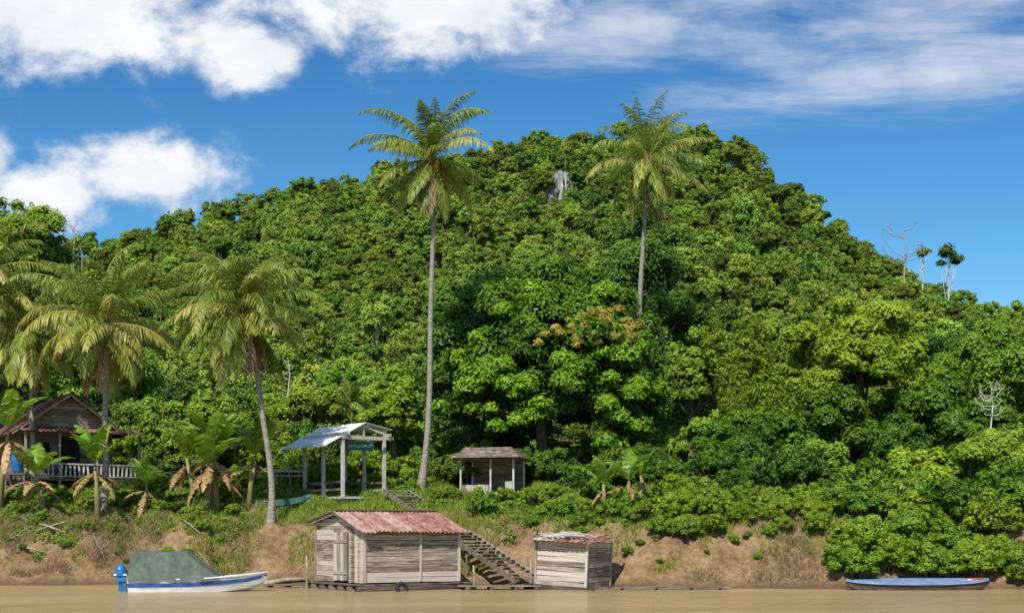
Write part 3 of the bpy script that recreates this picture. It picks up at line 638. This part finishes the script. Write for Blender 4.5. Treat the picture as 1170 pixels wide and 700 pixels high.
MB().bar((-hl-.2,-.02,rz_-.07),(-hl-.2,-hd-.2,1.90),.04,.1).build('bargeboard',M['plankv'],rf); MB().bar((-hl-.2,.02,rz_-.07),(-hl-.2,hd+.2,2.2),.04,.1).build('bargeboard',M['plankv'],rf)
mb=MB()
for i in range(7): yy_=-hd-.25+i*(D_+.5)/6; mb.tube([(-hl-.4,yy_,.02),(0,yy_,.03),(hl+.5,yy_,.02)],[.13,.14,.12],9)
mb.build('raft_logs',M['log'],sh_,True)
mb=MB()
for i in range(22): mb.box((-hl-.25+i*(L_+.6)/21,0,.19),(.18,D_+.5,.04))
mb.build('raft_deck',M['plankd'],sh_)
def torus(name,loc,rot,R0,r0,mat,parent=None):
    vs=[];fs=[];n=20;m=8
    for i in range(n):
        for j in range(m):
            a=2*math.pi*i/n;b=2*math.pi*j/m; vs.append(((R0+r0*math.cos(b))*math.cos(a),(R0+r0*math.cos(b))*math.sin(a),r0*math.sin(b)))
            fs.append((i*m+j,((i+1)%n)*m+j,((i+1)%n)*m+(j+1)%m,i*m+(j+1)%m))
    o=meshobj(name,vs,fs,mat,parent,smooth=True); o.location=loc; o.rotation_euler=rot; return o
ty=torus('tyre',P(459,672,45.2),(R(80),0,R(35)),.17,.07,M['black']); tag(ty,'old black tyre hung as a fender on the raft of the larger shed','tyre')
L2,D2=1.85,1.9; a2=R(-28); cn=Vector((X_(669,46.3),46.3,0)); c2=cn-Matrix.Rotation(a2,3,'Z')@Vector((L2/2,-D2/2,0))
s2=empty('small_floating_shed',(c2.x,c2.y,.0),a2,'small leaning grey plank shed with flat patched tin roof standing at the water','shed',ry=R(2.6))
mb=MB(); hx,hy=L2/2,D2/2
plankwall(mb,(-hx,-hy,0),(hx,-hy,0),.1,1.58,.17,.025,(0,-1,0),jit=.03); mb.build('front_wall',M['plank'],s2)
mb=MB(); plankwall(mb,(hx,-hy+.03,0),(hx,hy,0),.1,1.58,.17,.025,(1,0,0),jit=.02); mb.build('side_wall',M['plank'],s2)
mb=MB(); plankwall(mb,(-hx,-hy+.03,0),(-hx,hy,0),.1,1.58,.2,.025,(-1,0,0)); mb.build('side_wall',M['plank'],s2)
mb=MB(); plankwall(mb,(hx,hy+.03,0),(-hx,hy+.03,0),.1,1.58,.2,.025,(0,1,0)); mb.build('back_wall',M['plank'],s2)
MB().box((0,0,.8),(L2-.1,D2-.1,1.4)).build('interior_shade_box',M['inside'],s2)  # added near-black box, painted shade inside the small shed
for sx,sy in((-1,-1),(1,-1),(1,1)): MB().box((sx*(hx+.01),sy*(hy+.012),.82),(.08,.08,1.55)).build('corner_post',M['plankv'],s2)
mb=MB(); mb.sheet((-hx-.12,hy+.2,1.86),(hx+.25,hy+.2,1.82),(hx+.25,-hy-.25,1.58),(-hx-.12,-hy-.25,1.62),13,.018,5); rf=mb.build('roof',M['rustp'],s2)
for i in range(12): 
    xx=random.uniform(-hx,hx*.6); yy_=random.uniform(-1.0,.5); MB().box((xx,yy_,1.74+(yy_+1)*.11+random.random()*.04),(random.uniform(.3,.8),.15,.03),Matrix.Rotation(random.uniform(-.9,.9),3,'Z')).build('loose_board',M['cloth'],rf)
mb=MB()
for i in range(5): yy_=-hy-.2+i*(D2+.4)/4; mb.tube([(-hx-.3,yy_,.02),(hx+.4,yy_,.02)],.11,8)
mb.build('raft_logs',M['log'],s2,True)
def walkway(label,p0,p1,Y0,Y1,w,n,z=.12):
    a=Vector((X_(p0,Y0),Y0,z)); b=Vector((X_(p1,Y1),Y1,z)); root=empty('floating_walkway',a,0,label,'walkway'); d=(b-a).normalized(); s=Vector((-d.y,d.x,0)); mb=MB()
    for i in range(n):
        q=(i-(n-1)/2)*w/n; mb.bar(s*q+Vector((random.uniform(-.1,.1),0,0)),(b-a)+s*q+Vector((random.uniform(-.2,.2),0,0)),w/n*.85,.04)
    mb.build('planks',M['plankd'],root); mb=MB()
    for t in(.1,.4,.7,.95): p=(b-a)*t; mb.tube([p-s*w*.6+Vector((0,0,-.1)),p+s*w*.6+Vector((0,0,-.1))],.09,8)
    mb.build('float_logs',M['log'],root,True)
walkway('dark plank walkway between the larger shed and the small leaning shed',524,616,46.6,46.9,.9,5)
walkway('thin floating log walkway to the right of the small leaning shed',700,832,46.4,46.6,.5,3,.08)
walkway('low plank landing under the left corner of the larger shed',300,368,48.6,48.3,.6,3,.08)
a=P(452,564,56.2); b=P(604,662,48.0); a.z+=.15
st=empty('wooden_stairs',b,0,'long grey wooden plank stairs climbing the bank from the larger shed','stairs'); d=a-b; hdv=Vector((d.x,d.y,0)).normalized(); s=Vector((-hdv.y,hdv.x,0))
MB().bar(s*.55+Vector((0,0,-.04)),d+s*.55+Vector((0,0,-.04)),.05,.18).build('stringer',M['stairw'],st); MB().bar(-s*.55+Vector((0,0,-.04)),d-s*.55+Vector((0,0,-.04)),.05,.18).build('stringer',M['stairw'],st)
rot=Matrix((s,hdv,Vector((0,0,1)))).transposed()
for i in range(30):
    t=(i+.5)/30; MB().box(d*t+Vector((0,0,.03+random.uniform(-.01,.01))),(1.04,.24,.035),Matrix.Rotation(random.uniform(-.03,.03),3,'Z')@rot).build('tread',M['stairw'],st)
for t in(.05,.35,.65,.95):
    for q in(-.45,.45): p=d*t+s*q; MB().box(p+Vector((0,0,-.5)),(.08,.08,.9)).build('post',M['plankd'],st)
# pavilion
Yp=57; pc0=Vector((X_(391,Yp),Yp+.6,0)); pc0.z=Gs(pc0.x,pc0.y)-.1; pv=empty('open_pavilion',pc0,R(36),'open timber pavilion with pale grey corrugated roof and teal board','pavilion')
w,dp=.95,1.6; Hp=2.5
for sx in(-1,1):
    for sy in(-1,0,1):
        MB().box((sx*w,sy*dp,Hp/2-.2),(.12,.12,Hp+.4)).build('post',M['white_wood'],pv)
for (p_,q_) in (((-w-.1,-dp,Hp),(w+.1,-dp,Hp)),((-w-.1,dp,Hp),(w+.1,dp,Hp)),((-w,-dp-.5,Hp+.13),(-w,dp+.2,Hp+.13)),((w,-dp-.5,Hp+.13),(w,dp+.2,Hp+.13)),((-w-.2,-dp-.35,Hp-.0),(w+.2,-dp-.35,Hp-.0))): MB().bar(p_,q_,.09,.12).build('beam',M['white_wood'],pv)
mb=MB(); mb.sheet((.0,-dp-.15,Hp+.62),(.0,dp+.5,Hp+.62),(-w-.85,dp+.5,Hp-.34),(-w-.85,-dp-.15,Hp-.34),18,.02,4); mb.sheet((.0,-dp-.15,Hp+.62),(.0,dp+.5,Hp+.62),(w+.3,dp+.5,Hp+.38),(w+.3,-dp-.15,Hp+.38),18,.02,4); mb.build('roof',M['zinc'],pv)
MB().bar((-w,-dp,Hp+.18),(0,-dp,Hp+.5),.06,.07).build('rafter',M['white_wood'],pv); MB().bar((w,-dp,Hp+.2),(0,-dp,Hp+.5),.06,.07).build('rafter',M['white_wood'],pv); MB().bar((0,-dp,Hp+.07),(0,-dp,Hp+.45),.06,.06).build('king_post',M['white_wood'],pv)
sg=MB().box((-.1,-dp+.3,Hp-.3),(1.4,.04,.36)).build('sign_board',M['teal'],pv); MB().box((-.05,-dp+.275,Hp-.3),(1.0,.01,.1)).build('sign_band',M['signpale'],sg)
MB().box((0,0,.12),(2*w+.3,2*dp+.3,.08)).build('floor',M['plankv'],pv)
for (p_,q_) in (((-w,-dp,0),(-w,dp,0)),((w,-dp,0),(w,dp,0)),((-w,dp,0),(w,dp,0))):
    for z in(.45,.75): MB().bar(Vector(p_)+Vector((0,0,z)),Vector(q_)+Vector((0,0,z)),.04,.08).build('rail',M['plankm'],pv)
be=MB().box((-.3,dp-.35,.48),(1.2,.35,.05)).build('bench_seat',M['plankv'],pv); MB().box((-.8,dp-.35,.28),(.06,.3,.35)).build('bench_leg',M['plankv'],be); MB().box((.2,dp-.35,.28),(.06,.3,.35)).build('bench_leg',M['plankv'],be)
fx=X_(312,58.5); fe=empty('low_fence',(fx,58.5,Gs(fx,58.5)),R(5),'low pale board fence left of the open pavilion','fence')
for z in(.3,.5): MB().bar((0,0,z),(1.4,0,z),.03,.09).build('rail',M['plankv'],fe)
for q in(0,.7,1.4): MB().box((q,.03,.25),(.06,.06,.65)).build('post',M['plankv'],fe)
# small hut
Yh=57.6; hp=Vector((X_(563,Yh),Yh,0)); hp.z=P(564,566,Yh).z; hu=empty('small_hut',hp,R(-14),'small open hut with brown shingled roof under the huge tree','hut')
w,dp,Hh=1.1,.9,1.5
for sx in(-1,1):
    for sy in(-1,1): MB().box((sx*w,sy*dp,Hh/2-.3),(.075,.075,Hh+.7)).build('post',M['white_wood'],hu)
MB().box((.15,-dp,Hh/2),(.07,.07,Hh)).build('post',M['white_wood'],hu)
mb=MB(); plankwall(mb,(-w+.06,-dp,0),(.1,-dp,0),.12,.42,.16,.03,(0,-1,0),vertical=True); mb.build('half_wall',M['plankv'],hu)
mb=MB(); plankwall(mb,(.75,-dp,0),(w-.06,-dp,0),.12,.55,.16,.03,(0,-1,0),vertical=True); mb.build('half_wall',M['white_wood'],hu)
mb=MB(); plankwall(mb,(w,dp,0),(-w,dp,0),.1,1.5,.18,.03,(0,1,0)); mb.build('back_wall',M['plankd'],hu)
MB().box((0,0,.06),(2*w+.2,2*dp+.2,.1)).build('floor',M['plankv'],hu)
mb=MB(); ox,oy=w+.34,dp+.45; ap=[Vector((-1.1,0,Hh+.48)),Vector((.75,0,Hh+.48))]; cs=[Vector((-ox,-oy,Hh-.02)),Vector((ox,-oy,Hh-.02)),Vector((ox,oy,Hh-.02)),Vector((-ox,oy,Hh-.02))]
def course(a,b,c_,d_,n=7):
    for i in range(n):
        t0,t1=i/n,(i+1)/n+.03; l=Vector((0,0,.03))
        for q in range(12):
            f0,f1=q/12,(q+1)/12; A=a.lerp(d_,t0);B=b.lerp(c_,t0);D2_=a.lerp(d_,min(1,t1));C2=b.lerp(c_,min(1,t1))
            mb.add([A.lerp(B,f0)+l*.1,A.lerp(B,f1)+l*.1,D2_.lerp(C2,f1)+l*random.uniform(.6,1.3),D2_.lerp(C2,f0)+l],[(0,1,2,3)])
course(ap[0],ap[1],cs[1],cs[0]); course(ap[1],ap[0],cs[3],cs[2]); course(ap[1],ap[1],cs[2],cs[1]); course(ap[0],ap[0],cs[0],cs[3])
mb.add([c_-Vector((0,0,.03)) for c_ in cs],[(3,2,1,0)],.1); mb.build('roof',M['shingle'],hu)
# wooden house
Yw=60.0; hp=Vector((X_(52,Yw),Yw+1.2,0)); hp.z=P(52,563,Yw).z; ho=empty('wooden_house',hp,R(30),'wooden stilt house with rusty roof and pale veranda railing at the left edge','house')
w,dp,f0,h1=1.85,2.5,.55,2.75
mb=MB(); plankwall(mb,(-w,-dp,0),(w,-dp,0),f0,h1,.18,.03,(0,-1,0)); mb.build('front_wall',M['plankd'],ho)
for (a_,b_,n_) in(((-w,-dp+.03,0),(-w,dp,0),(-1,0,0)),((w,-dp+.03,0),(w,dp,0),(1,0,0)),((w,dp+.03,0),(-w,dp+.03,0),(0,1,0))): mb=MB(); plankwall(mb,a_,b_,f0,h1,.18,.03,n_); mb.build('side_wall',M['plankd'],ho)
mb=MB(); nb=9
for i in range(nb): ww_=2*(w+.05)*(1-(i+.4)/nb); mb.box((0,-dp-.01-.003*i,h1+.06+i*.145),(ww_,.03,.135))
mb.build('gable',M['plankm'],ho)
mb=MB(); rh=h1+1.38
mb.sheet((0,-dp-.55,rh),(0,dp+.4,rh),(-w-.6,dp+.4,h1-.35),(-w-.6,-dp-.55,h1-.35),28,.02,5); mb.sheet((0,-dp-.55,rh),(0,dp+.4,rh),(w+.45,dp+.4,h1-.25),(w+.45,-dp-.55,h1-.25),28,.02,5); rf=mb.build('roof',M['rustd'],ho)
MB().bar((0,-dp-.5,rh-.06),(-w-.5,-dp-.5,h1-.36),.03,.1).build('bargeboard',M['plankm'],rf); MB().bar((0,-dp-.5,rh-.06),(w+.4,-dp-.5,h1-.28),.03,.1).build('bargeboard',M['plankm'],rf)
mb=MB(); mb.sheet((-w-.3,-dp-.05,h1-.05),(w+1.0,-dp-.05,h1-.05),(w+1.0,-dp-1.6,h1-.32),(-w-.3,-dp-1.6,h1-.32),26,.02,6); mb.build('porch_roof',M['rustd'],ho)
MB().box((.35,-dp-.6,f0-.05),(2*w+1.0,1.5,.08)).build('veranda_floor',M['plankd'],ho); MB().box((0,0,f0-.06),(2*w-.1,2*dp-.1,.08)).build('floor',M['plankd'],ho)
for xx in(-w-.1,-.6,.9,w+.8): MB().box((xx,-dp-1.3,(h1-.4+f0)/2-.4),(.08,.08,h1-.4-f0+.9)).build('porch_post',M['plankm'],ho)
for xx in(-w,-.6,.9,w):
    for yy_ in(-dp+.1,dp-.1): MB().box((xx,yy_,.1),(.13,.13,1.0)).build('stilt',M['plankd'],ho)
mb=MB(); x0,x1=-w-.1,w+.8; n_=26
for i in range(n_+1):
    if i in (7,15,16): continue
    mb.box((x0+(x1-x0)*i/n_,-dp-1.32,f0+.30),(.075,.02,.56+random.uniform(-.1,.05)),Matrix.Rotation(random.uniform(-.1,.1),3,'Y'))
mb.bar((x0,-dp-1.35,f0+.6),(x1,-dp-1.35,f0+.57),.04,.05); mb.bar((x0,-dp-1.35,f0+.08),(x1,-dp-1.35,f0+.08),.04,.05); mb.build('veranda_railing',M['white_wood'],ho)
for xx in(-1.1,1.2):
    fr=MB().box((xx,-dp-.04,1.75),(.85,.05,.8)).build('window',M['plankm'],ho); MB().box((xx,-dp-.07,1.75),(.72,.02,.66)).build('shutter_opening',M['inside'],fr)  # near-black panels paint the shade in the window openings
do=MB().box((.05,-dp-.04,1.45),(.85,.05,1.75)).build('door',M['inside'],ho)  # near-black panel, painted shade of the doorway
bx=P(20,528,57.0); mb=MB(); mb.tube([(0,0,z) for z in(0,.05,.3,.33,.6,.63,.86,.9)],[.2,.23,.23,.245,.245,.23,.23,.2],16,.5); o=mb.build('barrel',M['bluem'],None,True); o.location=(bx.x,bx.y,bx.z-.4); tag(o,'blue plastic barrel standing left of the veranda','barrel')
bs=empty('barrel_stand',(bx.x,bx.y,bx.z-.43),0,'rough wooden stand under the blue barrel','stand'); MB().box((0,0,-.05),(.9,.8,.06)).build('top',M['plankd'],bs)
for sx in(-.38,.38):
    for sy in(-.33,.33): MB().box((sx,sy,-.6),(.08,.08,1.1)).build('leg',M['plankd'],bs)
for i,px in enumerate((196,207,219,230)):
    x=X_(px,58); mb=MB(); mb.tube([(0,0,-.2),(.02,0,.5),(.0,0,.75+.1*(i%2))],[.05,.045,.04],7,.5); o=mb.build('fence_post',M['drift'],None,True); o.location=(x,58,Gs(x,58)); tag(o,'weathered stake in the short row right of the wooden house','post','stakes beside the house')
# ------------------------------------------------------------ boats
def hull(sta,th=.03):
    prof=[]
    for (x,wg,wc,zk,zc,zg) in sta:
        o=[(x,-wg,zg),(x,-wc,zc),(x,-wc*.5,(zk+zc)/2),(x,0,zk),(x,wc*.5,(zk+zc)/2),(x,wc,zc),(x,wg,zg)]
        i_=[(x,max(wg-th,0.002),zg),(x,max(wc-th,.002),zc+th*.5),(x,0,zk+th),(x,-max(wc-th,.002),zc+th*.5),(x,-max(wg-th,.002),zg)]
        prof.append(o+i_)
    n=len(prof[0]); V=[p for q in prof for p in q]; Fs=[]
    for a_ in range(len(prof)-1):
        for k in range(n): Fs.append((a_*n+k,a_*n+(k+1)%n,(a_+1)*n+(k+1)%n,(a_+1)*n+k))
    Fs.append(tuple(range(n))); Fs.append(tuple((len(prof)-1)*n+k for k in range(n))[::-1])
    return V,Fs
bo=P(150,676,45.2); sb=empty('motor_boat',(bo.x,bo.y,-.06),R(4),'white speedboat with blue stripe, grey green canvas cover and blue outboard','boat')
S_=[(0,.62,.52,-.08,.0,.42),(.8,.68,.56,-.1,.0,.43),(1.6,.70,.56,-.1,.0,.45),(2.4,.68,.50,-.08,.03,.48),(3.1,.58,.38,-.04,.08,.53),(3.7,.40,.22,.06,.17,.58),(4.1,.2,.09,.22,.32,.62),(4.32,.03,.015,.42,.48,.65)]
V,Fs=hull(S_); meshobj('hull',V,Fs,M['white'],sb,smooth=False)
for s in(-1,1):
    Fs=[(2*i,2*i+2,2*i+3,2*i+1) for i in range(len(S_)-1)]; V2=[]
    for (x,wg,wc,zk,zc,zg) in S_:
        for t in(.50,.78): V2.append((x,s*(wc+(wg-wc)*t+.014),zc+(zg-zc)*t))
    meshobj('stripe',V2,Fs,M['blue'],sb)
    mb=MB()
    for i in range(len(S_)-1): mb.bar((S_[i][0],s*S_[i][1],S_[i][5]+.02),(S_[i+1][0],s*S_[i+1][1],S_[i+1][5]+.02),.05,.04,.5)
    mb.build('rub_rail',M['white'],sb)
V=[];Fs=[]
for i,(x,wg,wc,zk,zc,zg) in enumerate(S_[3:]): V+=[(x,-wg+.02,zg-.01),(x,0,zg+.05),(x,wg-.02,zg-.01)]
for i in range(4): Fs+=[(3*i,3*i+3,3*i+4,3*i+1),(3*i+1,3*i+4,3*i+5,3*i+2)]
meshobj('foredeck',V,Fs,M['white'],sb)
MB().box((1.2,0,.22),(2.2,1.05,.03)).build('floor_board',M['plankv'],sb); MB().box((.35,0,.36),(.3,1.1,.04)).build('bench',M['plankv'],sb)
nxp,nyp=60,36; V=[];Fs=[]
prof=[(.0,.50),(.04,.90),(.12,1.38),(.2,1.40),(.8,1.36),(1.2,1.34),(1.74,1.37),(1.82,1.35),(2.2,1.04),(2.6,.74),(2.9,.50)]
for i in range(nxp+1):
    x=2.9*i/nxp; zt=np.interp(x,[p[0] for p in prof],[p[1] for p in prof]); gw=.72 if x<2.3 else .72-(x-2.3)*.2; tw_=gw*(.86 if x>.2 else .8)
    for j in range(nyp+1):
        v=-1+2*j/nyp; av=abs(v); t=max(0,(av-.55)/.45); k=min(1,av/.55)
        yy_=np.sign(v)*(tw_*k if t==0 else tw_+(gw+.03-tw_)*t); zb=.44+.04*math.sin(x*7)
        zs=zt-.05*k*k*min(1,(zt-.45)/.5); z=zs if t==0 else zs+(zb-zs)*t
        fold=math.sin(x*9+math.sin(x*3)*2+v*2)*.016*t+math.sin((x-v*.6)*14)*.007
        nz=(float(fbm(np.array([x*2.5]),np.array([v*2]),3,3)[0])-.5)*.035
        V.append((x+fold*.5,yy_+np.sign(v)*(fold+nz*.6)*(t>0),z+(nz+fold*.4)*(1-t)))
for i in range(nxp):
    for j in range(nyp): k=i*(nyp+1)+j; Fs.append((k,k+nyp+1,k+nyp+2,k+1))
meshobj('canvas_cover',V,Fs,M['tarp'],sb,smooth=False)
for x in(.3,1.7):
    for s in(-.64,.64): MB().tube([(x,s,.45),(x,s*.9,1.2)],.018,6).build('cover_pole',M['metal'],sb)
V=[(2.98,-.42,.56),(2.98,.42,.56),(2.80,.36,.8),(2.80,-.36,.8)]; meshobj('windscreen',V,[(0,1,2,3)],M['glass'],sb)
mo=MB(); mo.tube([(-.34,0,.52),(-.33,0,.58),(-.32,0,.75),(-.28,0,.86),(-.22,0,.90)],[.17,.2,.2,.15,.04],12,.5); mot=mo.build('outboard_motor',M['bluem'],sb,True)
MB().box((-.3,0,.46),(.34,.3,.14)).box((-.2,0,.3),(.1,.18,.5)).box((-.34,0,.05),(.12,.07,.75)).box((-.4,0,-.2),(.36,.05,.04)).build('motor_leg',M['bluem'],mot)
MB().box((-.32,0,.6),(.405,.34,.05)).build('motor_band',M['white'],mot); MB().box((-.08,0,.45),(.12,.3,.22)).build('motor_bracket',M['metal'],mot)
lb=P(962,673,46.9); lo=empty('longboat',(lb.x,46.3,-.06),R(2),'long low blue wooden boat moored against the bushes at the right','boat')
S2=[(0,.04,.02,.2,.24,.38),(.35,.28,.2,.02,.06,.33),(1.0,.42,.32,-.06,.0,.29),(2.2,.5,.38,-.08,.0,.27),(3.4,.48,.36,-.07,.0,.28),(4.2,.38,.28,-.02,.03,.32),(4.65,.24,.16,.06,.12,.37),(4.85,.1,.06,.2,.25,.41)]
S2=[(a_*.97,b_*.85,c_*.85,d_,e_,f_) for a_,b_,c_,d_,e_,f_ in S2]
V,Fs=hull(S2,.035); meshobj('hull',V,Fs,M['plankd'],lo)
for s in(-1,1):
    mb=MB()
    for i in range(len(S2)-1): mb.bar((S2[i][0],s*(S2[i][1]+.02),S2[i][5]),(S2[i+1][0],s*(S2[i+1][1]+.02),S2[i+1][5]),.04,.08,.5)
    mb.build('gunwale',M['bluelong'],lo)
for i,x in enumerate((.3,1.05,1.8,2.55,3.3)): MB().box((x+.4,0,.36+.004*(i%2)),(.74,.74 if i else .5,.03),Matrix.Rotation(R(9),3,'X')).build('cover_board',M['bluelong'],lo)
MB().box((4.35,0,.42),(.4,.3,.05)).build('bow_board',M['orange'],lo); MB().box((4.05,0,.40),(.15,.36,.05)).build('bow_stripe',M['white'],lo)
cx_=X_(284,55); cz_=Gs(X_(320,54.6),54.6); co=empty('canoe',(cx_,54.9,cz_+.12),R(-4),'small teal canoe lying on top of the bank left of the larger shed','canoe',ry=R(-4))
S3=[(0,.03,.02,.22,.26,.36),(.3,.2,.13,.05,.1,.3),(1.0,.32,.22,0,.04,.27),(1.7,.3,.2,.01,.05,.28),(2.2,.18,.1,.08,.13,.33),(2.5,.03,.02,.26,.3,.42)]
V,Fs=hull(S3,.025); meshobj('hull',V,Fs,M['canoe'],co)
for x_ in(.8,1.6): MB().box((x_,0,.25),(.14,.58,.025)).build('thwart',M['plankv'],co)
for lbx,px,Y,h in(('thin mooring pole standing at the left end of the larger shed',350,47.6,1.1),('mooring pole at the right end of the larger shed raft',541,46.8,.8),('stake at the left side of the small leaning shed',606,47.3,1.0)):
    mb=MB(); mb.tube([(0,0,-1),(.02,0,h*.5),(.0,0,h)],[.04,.035,.03],7,.5); o=mb.build('mooring_pole',M['drift'],None,True); o.location=(X_(px,Y),Y,0); tag(o,lbx,'pole')
# ------------------------------------------------------------ light + world
sdir=Vector((-.26,-.88,.90)).normalized()
sl=bpy.data.lights.new('sun','SUN'); sl.energy=5.0; sl.angle=R(.5); sl.color=(1,.96,.88); so=bpy.data.objects.new('sun',sl); C.objects.link(so); so.rotation_euler=sdir.to_track_quat('Z','Y').to_euler()
W=bpy.data.worlds.new('World'); bpy.context.scene.world=W; W.use_nodes=True; nt=W.node_tree; nt.nodes.clear(); N=nt.nodes.new; L=nt.links.new
sk=N('ShaderNodeTexSky'); sk.sky_type='NISHITA'; sk.sun_disc=False; sk.sun_elevation=math.asin(sdir.z); sk.sun_rotation=math.atan2(sdir.x,sdir.y); sk.air_density=1.0; sk.dust_density=.3; sk.ozone_density=1.5; sk.altitude=300
tc=N('ShaderNodeTexCoord'); sp=N('ShaderNodeSeparateXYZ'); L(tc.outputs['Generated'],sp.inputs[0])
def mth(op,a,b=None,c=None,clamp=False):
    q=N('ShaderNodeMath'); q.operation=op; q.use_clamp=clamp
    for i,v in enumerate((a,b,c)):
        if v is None: continue
        if isinstance(v,(int,float)): q.inputs[i].default_value=v
        else: L(v,q.inputs[i])
    return q.outputs[0]
ya=mth('MAXIMUM',mth('ABSOLUTE',sp.outputs[1]),.02)
u=mth('DIVIDE',sp.outputs[0],ya); v=mth('DIVIDE',sp.outputs[2],ya)
cv=N('ShaderNodeCombineXYZ'); L(u,cv.inputs[0]); L(v,cv.inputs[1])
def noise(scale,det,sx=1,sy=1,rough=.55,dist=0,rot=0):
    mp=N('ShaderNodeMapping'); mp.inputs['Scale'].default_value=(sx,sy,1); mp.inputs['Rotation'].default_value=(0,0,rot); L(cv.outputs[0],mp.inputs[0])
    q=N('ShaderNodeTexNoise'); q.inputs['Scale'].default_value=scale; q.inputs['Detail'].default_value=det; q.inputs['Roughness'].default_value=rough; q.inputs['Distortion'].default_value=dist; L(mp.outputs[0],q.inputs[0]); return q.outputs[0]
def ell(px,py,rx,ry):
    a=mth('MULTIPLY',mth('SUBTRACT',u,(px-585)/F),F/rx); b=mth('MULTIPLY',mth('SUBTRACT',v,(604-py)/F),F/ry)
    return mth('SUBTRACT',1,mth('SQRT',mth('ADD',mth('MULTIPLY',a,a),mth('MULTIPLY',b,b))))
n1=noise(13,12,1,1.4,.62,.15); n2=noise(6,8,.8,4.0,.62,.3,.16); n3=noise(16,7,1,1.5,.6)
m=None
for e in[(90,8,235,108),(280,66,76,50),(480,-8,215,98),(165,202,145,56),(60,224,120,44),(-60,190,90,60)]:
    q=ell(*e); m=q if m is None else mth('MAXIMUM',m,q)
den=mth('ADD',mth('MULTIPLY',mth('SUBTRACT',n1,.52),2.7),m)
mr=N('ShaderNodeMapRange'); mr.interpolation_type='SMOOTHSTEP'; mr.inputs[1].default_value=-.1; mr.inputs[2].default_value=.62; L(den,mr.inputs[0])
gate=N('ShaderNodeMapRange'); gate.inputs[1].default_value=-.35; gate.inputs[2].default_value=.1; L(m,gate.inputs[0])
c1=mth('MULTIPLY',mr.outputs[0],gate.outputs[0])
ec=mth('MAXIMUM',ell(950,45,430,110),ell(700,40,200,75))
cm=N('ShaderNodeMapRange'); cm.inputs[1].default_value=-.05; cm.inputs[2].default_value=1.15; L(mth('ADD',ec,mth('MULTIPLY',mth('SUBTRACT',n2,.52),3.0)),cm.inputs[0]); cm.interpolation_type='SMOOTHSTEP'
g2=N('ShaderNodeMapRange'); g2.inputs[1].default_value=-.1; g2.inputs[2].default_value=.3; L(ec,g2.inputs[0])
c2=mth('MULTIPLY',mth('MULTIPLY',cm.outputs[0],.8),g2.outputs[0])
cov=mth('MAXIMUM',c1,c2,clamp=True)
tr_=ramp(nt,[(0,(.85,1.1,1.2)),(.10,(.74,1.12,1.25)),(.20,(.46,.97,1.24)),(.36,(.28,.76,1.14)),(1,(1.3,1.45,1.5))]); L(v,tr_.inputs[0])
tm=N('ShaderNodeMix'); tm.data_type='RGBA'; tm.blend_type='MULTIPLY'; tm.inputs[0].default_value=1; L(sk.outputs[0],tm.inputs[6]); L(tr_.outputs[0],tm.inputs[7])
ccol=ramp(nt,[(.25,(6.2,6.9,8.0)),(.50,(8.8,9.1,9.5)),(.62,(9.7,9.8,9.9))]); L(mth('ADD',mth('MULTIPLY',n3,.7),mth('MULTIPLY',c1,.2)),ccol.inputs[0])
cmx=N('ShaderNodeMix'); cmx.data_type='RGBA'; L(cov,cmx.inputs[0]); L(tm.outputs[2],cmx.inputs[6]); L(ccol.outputs[0],cmx.inputs[7])
bg=N('ShaderNodeBackground'); bg.inputs[1].default_value=.1; L(cmx.outputs[2],bg.inputs[0]); wo=N('ShaderNodeOutputWorld'); L(bg.outputs[0],wo.inputs[0])
cam=bpy.data.cameras.new('camera'); cam.sensor_width=36; cam.lens=F/1170*36; cam.shift_y=254/1170; cam.clip_end=5000; co_=bpy.data.objects.new('camera',cam); C.objects.link(co_); co_.location=(0,0,CH); co_.rotation_euler=(R(90),0,0)
sc_=bpy.context.scene; sc_.camera=co_; sc_.view_settings.view_transform='Standard'; sc_.view_settings.look='None'; sc_.view_settings.exposure=0
